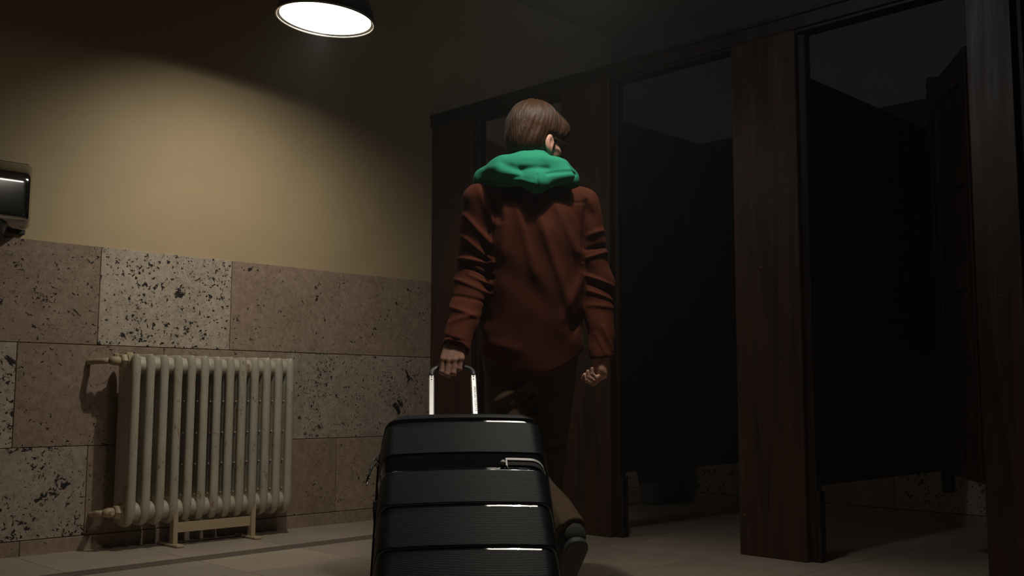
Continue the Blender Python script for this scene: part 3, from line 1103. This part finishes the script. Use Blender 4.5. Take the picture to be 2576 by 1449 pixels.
# telescopic handle: two pale aluminium poles and a grey bow grip
PX, PC, PY = .0678, -.021, .205
GT = CL + .442
prof = [(-.0090, -.006), (-.0058, .0062), (.0058, .0062), (.0090, -.006)]
for s in (-1, 1):
    x = PC + s * PX
    me = bpy.data.meshes.new('pole')
    vs = []
    za, zb2 = CL - .10, CL + .388
    for z in (za, zb2 - .003, zb2):
        k = 1.0 if z < zb2 else .82
        for (a, b_) in ((-.0098, .006), (.0098, .006), (.0070, -.007), (-.0070, -.007)):
            vs.append((x + a * k, PY + b_ * k, z))
    fs = [(i * 4 + q, i * 4 + (q + 1) % 4, i * 4 + 4 + (q + 1) % 4, i * 4 + 4 + q) for i in range(2) for q in range(4)] + [(3, 2, 1, 0), (8, 9, 10, 11)]
    me.from_pydata(vs, [], fs)
    bm = bmesh.new(); bm.from_mesh(me)
    bmesh.ops.recalc_face_normals(bm, faces=bm.faces)
    bmesh.ops.bevel(bm, geom=list(bm.edges), offset=.0008, segments=1, affect='EDGES')
    bm.to_mesh(me); bm.free()
    po = link('pole', me, M['pole'], case, (x, PY, CL + .15))
    for z in (CL + .376, CL + .364):
        lathe('pole_rivet', [(.0, -.0079), (.0022, -.0078), (.0022, -.0066)], M['print'], po, 10, (x, PY, z), 'y').location = Vector((0, 0, z - CL - .15))
    if s == 1:
        fc = bpy.data.curves.new('lettering', 'FONT')
        fc.body = 'AMERICAN TOURISTER'
        fc.size = .0102
        fc.space_character = 1.18
        fc.extrude = .0001
        fc.align_y = 'CENTER'
        fo = bpy.data.objects.new('lettering_curve', fc)
        COL.objects.link(fo)
        bpy.context.view_layer.update()
        tm = bpy.data.meshes.new_from_object(fo.evaluated_get(bpy.context.evaluated_depsgraph_get()))
        bpy.data.objects.remove(fo)
        # text x runs down the pole, text y across it, facing the front of the case
        tm.transform(Matrix(((0, 1, 0, 0.0018), (0, 0, -1, -.0074), (-1, 0, 0, CL + .328 - CL - .15), (0, 0, 0, 1))))
        tm.materials.clear()
        t = link('lettering', tm, M['print'], po)
        t.location = (0, 0, 0)
    box('pole_socket', (x - .014, PY - .012, CL - .02), (x + .014, PY + .012, CL + .012), M['black'], case, .003)
gp = []
rr = .034
for k in range(9):
    a = math.pi - math.pi / 2 * k / 8
    gp.append((PC - PX + rr + rr * math.cos(a), PY, GT - .008 - rr + rr * math.sin(a)))
for k in range(9):
    a = math.pi / 2 - math.pi / 2 * k / 8
    gp.append((PC + PX - rr + rr * math.cos(a), PY, GT - .008 - rr + rr * math.sin(a)))
gp = [(PC - PX, PY, CL + .382)] + gp + [(PC + PX, PY, CL + .382)]
gprof = [(.0088 * math.cos(a), .0078 * math.sin(a)) for a in [2 * math.pi * k / 14 for k in range(14)]]
tube('grip', gp, 1.0, M['grip'], case, prof=gprof, centre=(0, PY, GT))
# wheels
for sx in (-1, 1):
    for yy in (.06, .235):
        w = root('wheel', (sx * .185, yy, -.012)); w.parent = case; w.location = (sx * .185, yy, -.012); OFF[w.name] = Vector((sx * .185, yy, -.012))
        box('wheel_housing', (sx * .185 - .022, yy - .024, -.012), (sx * .185 + .022, yy + .024, .012), M['black'], w, .005, 2)
        if yy > .1:
            for q in (-.012, .012):
                lathe('tyre', [(.012, -.007), (.021, -.005), (.021, .005), (.012, .007)], M['black'], w, 20, (sx * .185 + q, yy + .010, -.012), 'x')
        else:
            for q in (-.012, .012):
                lathe('tyre', [(.012, -.007), (.021, -.005), (.021, .005), (.012, .007)], M['black'], w, 20, (sx * .185 + q, yy, -.024), 'x')

# ================================================================== PERSON
# person frame: x to the right of the way the back faces, y ahead, z up; origin between the feet
FH = Vector((0.709092, 0.705116, 0)); RH = Vector((0.705116, -0.709092, 0))
PO = Vector((-4.045447, -4.720456, 0)) + RH * .07 + FH * 3.6
person = root('person', PO, 'person seen from behind in a rust corduroy jacket and green hood, pulling the suitcase', 'person',
              rot=Matrix.Rotation(math.atan2(RH.y, RH.x), 3, 'Z'))
OX, OY = .07, 3.6
def L(x, d, z): return np.array((x - OX, d - OY, z), np.float32)

th = math.radians(48)
HC = L(.083, 3.60, 1.600)
hf = np.array((math.sin(th), math.cos(th), -.10)); hf /= np.linalg.norm(hf)
hr = np.array((math.cos(th), -math.sin(th), 0.0))
hr = hr + np.array((0, 0, -.03)); hr -= hf * hr.dot(hf); hr /= np.linalg.norm(hr)
hu = np.cross(hr, hf)
HR = np.stack([hr, hf, hu]).astype(np.float32)
def hq(P): return (P - HC) @ HR.T
def hw(r_, f_, u_): return HC + r_ * HR[0] + f_ * HR[1] + u_ * HR[2]

def head_fn(P):
    q = hq(P)
    a = np.abs(q[:, :1]); qs = np.concatenate([a, q[:, 1:]], 1)      # mirrored
    d = ell(q, (0, -.012, .035), (.074, .094, .086))
    d = smin(d, ell(q, (0, .026, -.030), (.058, .066, .088)), .03)
    d = smin(d, ell(q, (0, .040, -.088), (.040, .044, .030)), .03)
    d = smin(d, ell(qs, (.040, .056, -.030), (.022, .026, .024)), .02)      # cheeks
    d = smin(d, caps(qs, (0, .086, .026), (.040, .072, .026), .011, .010), .015)
    d = smax(d, -ell(qs, (.031, .104, .004), (.018, .022, .013)), .014)
    d = smin(d, ell(qs, (.031, .078, .003), (.013, .013, .012)), .003)
    d = smin(d, caps(q, (0, .088, .014), (0, .112, -.030), .007, .010), .012)
    d = smin(d, caps(qs, (0, .102, -.036), (.011, .094, -.038), .007, .006), .006)
    d = smin(d, caps(qs, (0, .092, -.060), (.018, .082, -.062), .006, .004), .006)
    d = smin(d, caps(qs, (0, .090, -.071), (.015, .082, -.070), .0065, .004), .006)
    d = smin(d, ell(q, (0, .078, -.103), (.022, .017, .016)), .015)
    # ears: rim, bowl and lobe
    e = ell(qs, (.0785, -.006, -.016), (.010, .019, .031))
    e = smin(e, ell(qs, (.074, .003, -.044), (.008, .010, .012)), .008)
    e = smax(e, -ell(qs, (.092, -.001, -.014), (.010, .011, .019)), .005)
    e = smin(e, caps(qs, (.078, .006, -.022), (.080, .010, -.012), .004), .003)
    d = smin(d, e, .006)
    return d

def hand_parts(W, d, n, s, flex, spread=.0, thumb=None, scale=1.0, fat=1.0):
    """W wrist, d wrist->knuckle, n back of hand, s thumb side; flex per finger (mcp,pip,dip) degrees"""
    W, d, n, s = [np.array(v, float) for v in (W, d, n, s)]
    d /= np.linalg.norm(d); n -= d * n.dot(d); n /= np.linalg.norm(n); s -= d * s.dot(d); s -= n * s.dot(n); s /= np.linalg.norm(s)
    palm, fing = [], []
    offs = (.0285, .0095, -.0095, -.027)
    kl = (.083, .086, .082, .074)
    segs = ((.042, .025, .020), (.046, .029, .021), (.043, .027, .021), (.034, .021, .019))
    rad_ = ((.0098, .0088, .0080, .0068), (.0100, .0090, .0082, .0070), (.0096, .0086, .0078, .0066), (.0086, .0076, .0069, .0058))
    for i in range(4):
        k = W + d * kl[i] * scale + s * offs[i] * scale - n * (.003 if i in (0, 3) else 0)
        palm.append((W + s * offs[i] * .55, k, .0150, .0118))
        palm.append((W + s * offs[i] * .5 - n * .010, k - n * .010 - d * .012, .0125, .0115))
        p = k.copy(); ang_ = 0.0
        fx = flex[i] if hasattr(flex[0], '__len__') else flex
        lean = s * spread * (1.5 - i)
        for j in range(3):
            ang_ += math.radians(fx[j])
            dv = d * math.cos(ang_) - n * math.sin(ang_) + lean
            dv /= np.linalg.norm(dv)
            q = p + dv * segs[i][j] * scale
            fing.append((i, p, q, rad_[i][j] * scale * fat, rad_[i][j + 1] * scale * fat))
            p = q
    th_ = []
    b0 = W + d * .020 + s * .020 - n * .010
    pts = thumb
    p = b0
    for j, (v, ln, ra, rb) in enumerate(zip(pts, (.042, .034, .027), (.0145, .0112, .0100), (.0112, .0100, .0075))):
        dv = d * v[0] + n * v[1] + s * v[2]
        dv /= np.linalg.norm(dv)
        q = p + dv * ln * scale
        th_.append((p, q, ra, rb))
        p = q
    return palm, fing, th_

def hand_fn(P, H):
    palm, fing, th_ = H
    d = None
    for a, b, ra, rb in palm:
        c = caps(P, a, b, ra, rb)
        d = c if d is None else smin(d, c, .012)
    for i in range(4):
        f = None
        for (k, a, b, ra, rb) in fing:
            if k == i:
                c = caps(P, a, b, ra, rb)
                f = c if f is None else smin(f, c, .003)
        d = smin(d, f, .004)
    f = None
    for a, b, ra, rb in th_:
        c = caps(P, a, b, ra, rb)
        f = c if f is None else smin(f, c, .006)
    return smin(d, f, .008)

# left hand closed round the grip; the grip bar lies across, its centre at GC
GC = L(-.1945, 3.385, .7905)
LW = L(-.183, 3.398, .893)
LH = hand_parts(LW, (-.14, -.33, -.93), (-.06, -.93, .33), (-1, .0, .05),
                ((12, 94, 62), (12, 96, 62), (12, 96, 62), (14, 96, 60)), .0,
                ((.55, -.75, .25), (.35, -.9, -.25), (.1, -.75, -.6)), 1.0, 1.14)
RW = L(.312, 3.545, .850)
RHd = hand_parts(RW, (.06, .10, -1.0), (1.0, .12, .05), (-.1, 1, .05),
                 ((48, 62, 40), (54, 66, 42), (60, 70, 44), (64, 72, 46)), .02,
                 ((.8, -.35, .5), (.75, -.65, .1), (.6, -.8, -.1)), .95)

hipL, hipR = L(-.03, 3.62, .92), L(.145, 3.61, .92)
kneeL, ankL = L(.000, 3.600, .485), L(.176, 3.285, .285)
kneeR, ankR = L(.125, 3.700, .50), L(.100, 3.720, .10)
shL, elL = L(-.105, 3.575, 1.375), L(-.135, 3.60, 1.10)
shR, elR = L(.245, 3.575, 1.375), L(.298, 3.60, 1.09)
toeL = L(.150, 3.330, .060); toeR = L(.11, 3.87, .045)
def body_fn(P):
    z = P[:, 2]
    d = head_fn(P)
    d = smin(d, caps(P, hw(0, -.012, -.06), L(.072, 3.585, 1.42), .054, .060), .03)
    t = caps(P, L(.0, 3.575, 1.365), L(.145, 3.575, 1.365), .058)
    t = smin(t, ell(P, L(.073, 3.59, 1.20), (.135, .088, .24)), .05)
    t = smin(t, ell(P, L(.063, 3.615, .95), (.130, .090, .13)), .05)
    d = smin(d, t, .04)
    for s_, e_, w_ in ((shL, elL, LW), (shR, elR, RW)):
        a = smin(caps(P, s_, e_, .046, .037), caps(P, e_, w_, .037, .0235), .02)
        d = smin(d, a, .02)
    for h_, k_, a_ in ((hipL, kneeL, ankL), (hipR, kneeR, ankR)):
        a = smin(caps(P, h_, k_, .078, .050), caps(P, k_, a_, .050, .034), .025)
        d = smin(d, a, .03)
    d = smin(d, caps(P, ankL, toeL, .032, .026), .02)
    d = smin(d, caps(P, ankR, toeR, .032, .028), .02)
    d = smin(d, hand_fn(P, LH), .008)
    d = smin(d, hand_fn(P, RHd), .008)
    return d
sdf_obj('body', body_fn, L(-.30, 3.15, -.0), L(.42, 3.95, 1.76), .0034, M['skin'], person, 1)

# ---- hair
def hair_fn(P):
    q = hq(P)
    r_, f_, u_ = q[:, 0], q[:, 1], q[:, 2]
    az = np.arctan2(r_, f_ + .01)
    strand = .0007 * np.sin(az * 34 + 9 * u_ / .1) + .0006 * np.sin(az * 71 - 7 * u_ / .1) + .0014 * np.sin(az * 11 + 2.0 * np.sin(u_ * 30))
    d = ell(q, (0, -.012, .040), (.089, .115, .111))
    d = smin(d, ell(q, (0, -.060, -.020), (.072, .058, .062)), .03)
    d = smin(d, ell(q, (.030, .076, .056), (.050, .032, .042)), .04)       # fringe
    d = d + strand
    back = np.clip((f_ + .018) / -.022, 0, 1)
    cut = .014 + (-.072 - .014) * back
    front = np.clip((f_ - .055) / .03, 0, 1)
    cut = cut + .012 * front + .003 * np.sin(az * 22)
    d = smax(d, cut - u_, .020)
    sb = ell(q, (.0715, .020, .004), (.007, .009, .034))                     # sideburns
    sb2 = ell(q, (-.0715, .020, .004), (.007, .009, .034))
    d = smin(d, smin(sb, sb2, .002), .006)
    return d
sdf_obj('hair', hair_fn, hw(0, 0, 0) - .17, hw(0, 0, 0) + .19, .0035, M['hair'], person, 1, tuple(HC))

# ---- spectacles
gl = root('spectacles', tuple(HC)); gl.parent = person; gl.location = tuple(HC); OFF[gl.name] = Vector(tuple(HC))
def hwv(*a): return tuple(hw(*a))
for s in (-1, 1):
    ringp = [hwv(s * .034 + .027 * math.cos(a), .112 - .004 * abs(math.cos(a)), -.009 + .021 * math.sin(a)) for a in [2 * math.pi * k / 24 for k in range(24)]]
    tube('rim', ringp, .0024, M['frame'], gl, 8, True)
    tube('temple', [hwv(s * .062, .108, -.001), hwv(s * .074, .095, .0), hwv(s * .081, .04, .004), hwv(s * .083, .0, .006), hwv(s * .075, -.020, -.004)], .0026, M['frame'], gl, 8)
    me = bpy.data.meshes.new('lens')
    me.from_pydata([hwv(s * .034 + .026 * math.cos(a), .111, -.009 + .020 * math.sin(a)) for a in [2 * math.pi * k / 24 for k in range(24)]], [], [tuple(range(24))])
    link('lens', me, M['glass'], gl, tuple(HC))
tube('bridge', [hwv(-.008, .112, -.004), hwv(0, .115, .0), hwv(.008, .112, -.004)], .0022, M['frame'], gl, 8)

# ---- jacket
FOLDS = np.array([(0.077,1.348,0.206,0.977,0.009,0.013),(0.015,1.347,0.077,1.113,0.006,0.012),(0.141,1.369,0.220,1.196,0.007,0.012),(0.179,0.964,0.245,1.114,0.008,0.014),(-0.029,1.403,-0.036,1.181,0.006,0.014),(0.057,1.182,0.179,0.923,0.004,0.02),(0.206,0.910,0.236,0.977,-0.006,0.01),(-0.074,1.424,-0.042,1.299,-0.01,0.009),(0.255,1.369,0.248,1.210,-0.008,0.007),(-0.115,1.417,-0.066,1.292,0.008,0.012),(0.242,1.418,0.276,1.348,0.006,0.01),(-0.118,0.881,0.017,0.855,0.006,0.015),(-0.169,1.326,-0.077,1.223,0.008,0.01),(-0.178,1.250,-0.068,1.161,0.01,0.01),(-0.188,1.174,-0.066,1.151,0.009,0.007),(-0.168,1.147,-0.065,1.099,-0.008,0.007),(-0.196,1.099,-0.076,1.047,0.009,0.008),(-0.147,1.112,-0.072,1.078,0.006,0.006),(-0.201,1.037,-0.092,1.017,-0.006,0.007),(-0.206,0.996,-0.119,0.963,0.008,0.008),(-0.213,0.942,-0.099,0.976,0.006,0.009),(-0.226,0.870,-0.145,0.854,0.005,0.006),(-0.224,0.894,-0.148,0.873,-0.005,0.005),(0.262,1.251,0.330,1.279,0.006,0.009),(0.259,1.203,0.341,1.224,-0.007,0.007),(0.261,1.176,0.343,1.203,0.007,0.007),(0.261,1.114,0.353,1.080,0.008,0.007),(0.264,1.084,0.356,1.053,-0.007,0.005),(0.264,1.062,0.356,1.030,0.007,0.006),(0.266,1.012,0.349,1.005,0.005,0.008),(0.314,0.937,0.341,0.856,0.007,0.008),(0.287,0.910,0.321,0.842,0.006,0.007),], np.float32)
tz = np.array([.74, .85, 1.0, 1.15, 1.28, 1.36, 1.42, 1.46])
thw = np.array([.176, .181, .178, .172, .172, .155, .110, .075])
thd = np.array([.126, .129, .124, .121, .116, .104, .082, .065])
tyc = np.array([3.630, 3.622, 3.607, 3.592, 3.58, 3.58, 3.58, 3.58])
fz = np.arange(.70, 1.50, .004)
def smooth_table(tab):
    v = np.interp(fz, tz, tab)
    k = np.exp(-(np.arange(-20, 21) * .004 / .028) ** 2 / 2); k /= k.sum()
    return np.convolve(np.pad(v, 20, mode='edge'), k, 'valid')
fhw, fhd, fyc = smooth_table(thw), smooth_table(thd), smooth_table(tyc)
def jacket_fn(P):
    x = P[:, 0] + OX; yv = P[:, 1] + OY; z = P[:, 2]
    w_ = np.interp(z, fz, fhw); dd_ = np.interp(z, fz, fhd); yc = np.interp(z, fz, fyc)
    p = 2.5
    q = (np.abs((x - np.interp(z, (.85, 1.0, 1.2), (.068, .070, .076))) / w_) ** p + np.abs((yv - yc) / dd_) ** p + 1e-9) ** (1 / p)
    d = (q - 1) * np.minimum(w_, dd_) * .95
    d = smax(d, z - 1.455, .03)
    dx = x - .095
    zh = .772 + np.where(dx < 0, 1.6, 3.6) * dx * dx
    d = smax(d, np.minimum(zh, .93) - z, .012)
    d = smin(d, caps(P, L(.02, 3.58, 1.415), L(-.108, 3.575, 1.385), .052, .060), .035)
    d = smin(d, caps(P, L(.13, 3.58, 1.415), L(.240, 3.575, 1.372), .052, .058), .035)
    a = smin(caps(P, L(-.112, 3.575, 1.38), L(-.137, 3.595, 1.10), .066, .064), caps(P, L(-.137, 3.595, 1.10), L(-.184, 3.398, .866), .064, .044), .03)
    cut = (P - L(-.185, 3.390, .855)) @ np.array((-.20, -.62, -.76), np.float32)
    a = smax(a, cut, .006)
    cuff = caps(P, L(-.178, 3.432, .908), L(-.1850, 3.392, .856), .0475, .0425)
    cuff = smax(cuff, cut, .005)
    a = smin(a, cuff, .004)
    b = smin(caps(P, L(.247, 3.575, 1.37), L(.300, 3.60, 1.09), .060, .053), caps(P, L(.300, 3.60, 1.09), L(.312, 3.548, .835), .053, .043), .03)
    cut2 = .830 - z + .1 * (x - .31)
    b = smax(b, cut2, .006)
    d = smin(d, smin(a, b, .01), .014)
    # cloth folds on the back of the jacket and round the sleeves
    back = np.clip((3.63 - yv) / .05, 0, 1)
    sl = np.clip(np.maximum((-.062 - x), (x - .25)) / .02, 0, 1)
    wgt = np.maximum(back, sl * .6)
    disp = np.zeros_like(d)
    for n_, (x0, z0, x1, z1, am, wd) in enumerate(FOLDS):
        if n_ < 12:
            am, wd = am * 1.0, wd * 1.35
        ds, t = segdist(x, z, x0, z0, x1, z1)
        disp += am * np.exp(-(ds / wd) ** 2) * (0.55 + 0.45 * np.sin(math.pi * t))
    disp += .0028 * np.sin(x * 38 + z * 17) * np.sin(z * 23 - x * 11) + .0016 * np.sin(z * 61 + x * 45) * np.clip(sl + .2, 0, 1)
    # yoke seam, armhole seams and cuff stitching
    seam = np.abs(z - (1.362 + .02 * (x - .08))) + np.where((x > -.07) & (x < .25), 0, 1)
    arm = np.minimum(np.abs(x + .062 + .10 * (1.30 - z)), np.abs(x - .250 + .03 * (1.30 - z))) + np.where((z > 1.16) & (z < 1.40), 0, 1)
    disp -= .0018 * np.exp(-(seam / .004) ** 2) + .0018 * np.exp(-(arm / .004) ** 2)
    return d - disp * wgt
sdf_obj('jacket', jacket_fn, L(-.29, 3.29, .73), L(.40, 3.76, 1.49), .0042, M['jacket'], person, 1)

# ---- hood of the sweatshirt, lying on the shoulders
def hood_fn(P):
    x = P[:, 0] + OX; yv = P[:, 1] + OY; z = P[:, 2]
    # collar standing round the neck
    t = np.clip((1.555 - z) / .11, 0, 1)
    rx = .072 + .070 * t ** 1.5; ry = .074 + .040 * t
    cx = .067 + .0 * t
    q = np.sqrt(((x - cx) / rx) ** 2 + ((yv - 3.585) / ry) ** 2)
    c = (q - 1) * np.minimum(rx, ry)
    top = 1.553 - .55 * np.maximum(0, yv - 3.55) - .35 * np.maximum(0, np.abs(x - .06) - .05)
    c = smax(c, z - top, .010)
    c = smax(c, 1.42 - z, .01)
    c = smax(c, -(caps(P, L(.072, 3.585, 1.40), hw(0, -.012, -.04), .060, .058)), .006)
    # rolled edges falling to both shoulders and the pouch on the back
    d = c
    ptsL = [L(.02, 3.505, 1.500), L(-.055, 3.525, 1.478), L(-.098, 3.560, 1.455), L(-.085, 3.64, 1.44)]
    for a, b in zip(ptsL[:-1], ptsL[1:]):
        d = smin(d, caps(P, a, b, .033, .031), .034)
    ptsR = [L(.10, 3.505, 1.500), L(.165, 3.520, 1.483), L(.196, 3.555, 1.457), L(.20, 3.64, 1.44)]
    for a, b in zip(ptsR[:-1], ptsR[1:]):
        d = smin(d, caps(P, a, b, .031, .028), .034)
    pch = caps(P, L(-.035, 3.482, 1.462), L(.085, 3.455, 1.422), .030, .026)
    pch = smin(pch, caps(P, L(.190, 3.482, 1.455), L(.085, 3.455, 1.422), .026, .026), .03)
    pch = smin(pch, caps(P, L(.075, 3.485, 1.475), L(.085, 3.452, 1.418), .036, .024), .03)
    d = smin(d, pch, .022)
    d = smin(d, caps(P, L(-.035, 3.500, 1.474), L(.14, 3.503, 1.480), .038, .036), .03)
    d = smin(d, ell(P, L(.03, 3.495, 1.470), (.075, .034, .034)), .03)
    d = smin(d, caps(P, L(-.02, 3.518, 1.492), L(.08, 3.502, 1.494), .034), .03)
    # creases
    back = np.clip((3.60 - yv) / .05, 0, 1)
    disp = np.zeros_like(d)
    for x0, z0, x1, z1, am, wd in ((-.03, 1.487, .03, 1.460, -.006, .014), (.03, 1.470, .12, 1.474, -.005, .010),
                                   (.12, 1.452, .215, 1.466, -.006, .008), (-.11, 1.440, .02, 1.440, -.004, .007), (.083, 1.445, .086, 1.395, -.004, .004),
                                   (-.03, 1.512, .16, 1.508, .002, .012), (.03, 1.428, .07, 1.413, .003, .007), (-.10, 1.474, .0, 1.492, .002, .012)):
        ds, t = segdist(x, z, x0, z0, x1, z1)
        disp += am * np.exp(-(ds / wd) ** 2)
    disp += .0010 * np.sin(x * 60 + z * 40) * np.sin(z * 75 - x * 20)
    return d - disp * back
sdf_obj('hood', hood_fn, L(-.16, 3.40, 1.36), L(.26, 3.72, 1.58), .0033, M['hood'], person, 1)

# ---- trousers
def trousers_fn(P):
    x = P[:, 0] + OX; yv = P[:, 1] + OY; z = P[:, 2]
    d = ell(P, L(.058, 3.625, .95), (.140, .105, .16))
    endL = ankL + (ankL - kneeL) * .05
    legs = None
    for h_, k_, a_, ra in ((hipL, kneeL, endL, .060), (hipR, kneeR, L(.100, 3.720, .07), .066)):
        a = smin(caps(P, h_ - np.array((-.012 if h_ is hipL else 0, 0, .06), np.float32), k_, .090, .066), caps(P, k_, a_, .064, ra), .03)
        d = smin(d, a, .05 if legs is None else .02)
        legs = a
    d = smin(d, ell(P, L(.057, 3.62, .79), (.05, .07, .11)), .03)
    d = smax(d, z - .94, .01)
    # hems
    ax = (ankL - kneeL) / np.linalg.norm(ankL - kneeL)
    d = np.maximum(d, np.where(yv < 3.45, (P - endL) @ ax.astype(np.float32) - .005, -1))
    d = np.maximum(d, np.where(yv > 3.50, .075 - z, -1))
    disp = np.zeros_like(d)
    for x0, z0, x1, z1, am, wd in ((-.05, .68, .05, .74, .010, .012), (-.02, .64, .07, .70, -.008, .010), (.0, .62, .08, .63, .008, .010), (.10, .54, .19, .56, .003, .012),
                                   (.10, .515, .19, .53, -.006, .009), (.09, .70, .20, .66, .002, .015), (.12, .40, .16, .30, .006, .012), (.02, .80, .07, .70, -.008, .010)):
        ds, t = segdist(x, z, x0, z0, x1, z1)
        disp += am * np.exp(-(ds / wd) ** 2)
    disp += .003 * np.sin(x * 35 + z * 22) * np.sin(z * 27 + yv * 20)
    return d - disp
sdf_obj('trousers', trousers_fn, L(-.17, 3.15, .05), L(.32, 3.85, 1.0), .006, M['trousers'], person, 1)

# ---- shoes
def shoe_pair(heel, toe, upv, name):
    heel = np.array(heel, float); toe = np.array(toe, float)
    fx = toe - heel; ln = np.linalg.norm(fx); fx /= ln
    uz = np.array(upv, float); uz -= fx * uz.dot(fx); uz /= np.linalg.norm(uz)
    sx = np.cross(fx, uz)
    R = np.stack([sx, fx, uz]).astype(np.float32)
    o = heel.astype(np.float32)
    def lc(P): return (P - o) @ R.T
    def upper(P):
        q = lc(P)
        d = ell(q, (0, ln * .70, .030), (.046, .105, .040))
        d = smin(d, ell(q, (0, ln * .24, .045), (.037, .075, .055)), .04)
        d = smin(d, caps(q, (0, .05, .06), (0, .035, .105), .038, .042), .03)
        return smax(d, -q[:, 2] + .004, .004)
    def sole(P):
        q = lc(P)
        w = np.interp(q[:, 1] / ln, (-.1, .1, .45, .75, 1.05), (.026, .036, .036, .050, .022))
        d2 = np.abs(q[:, 0]) - w
        d2 = smax(d2, np.abs(q[:, 1] - ln * .5) - ln * .53, .03)
        return smax(d2, np.abs(q[:, 2] + .006) - .013, .006)
    sh = root(name, tuple(o)); sh.parent = person; sh.location = tuple(o); OFF[sh.name] = Vector(tuple(o))
    lo = np.minimum(heel, toe) - .11; hi = np.maximum(heel, toe) + .11
    sdf_obj('upper', upper, lo, hi, .005, M['shoe'], sh, 1, tuple(o))
    sdf_obj('sole', sole, lo, hi, .005, M['sole'], sh, 1, tuple(o))
    tip = [(0, ln * (.42 + .09 * k), .074 - .006 * k) for k in range(4)]
    for (a, b_, c) in tip:
        pts = [tuple(o + R.T @ np.array((x_, b_, c - .010 * abs(x_) / .02), np.float32)) for x_ in (-.022, -.011, 0, .011, .022)]
        tube('lace', pts, .003, M['shoe'], sh, 6)
shoe_pair(L(.098, 3.675, .020), L(.112, 3.930, .020), (0, 0, 1), 'shoe')
shoe_pair(L(.208, 3.222, .262), L(.128, 3.335, .048), (-.2, .85, .45), 'shoe')
def sock_fn(P):
    ax_ = (ankL - kneeL) / np.linalg.norm(ankL - kneeL)
    return caps(P, ankL - ax_ * .10, ankL + ax_ * .035, .044, .042)
sdf_obj('sock', sock_fn, ankL - .16, ankL + .12, .005, M['sock'], person, 1)
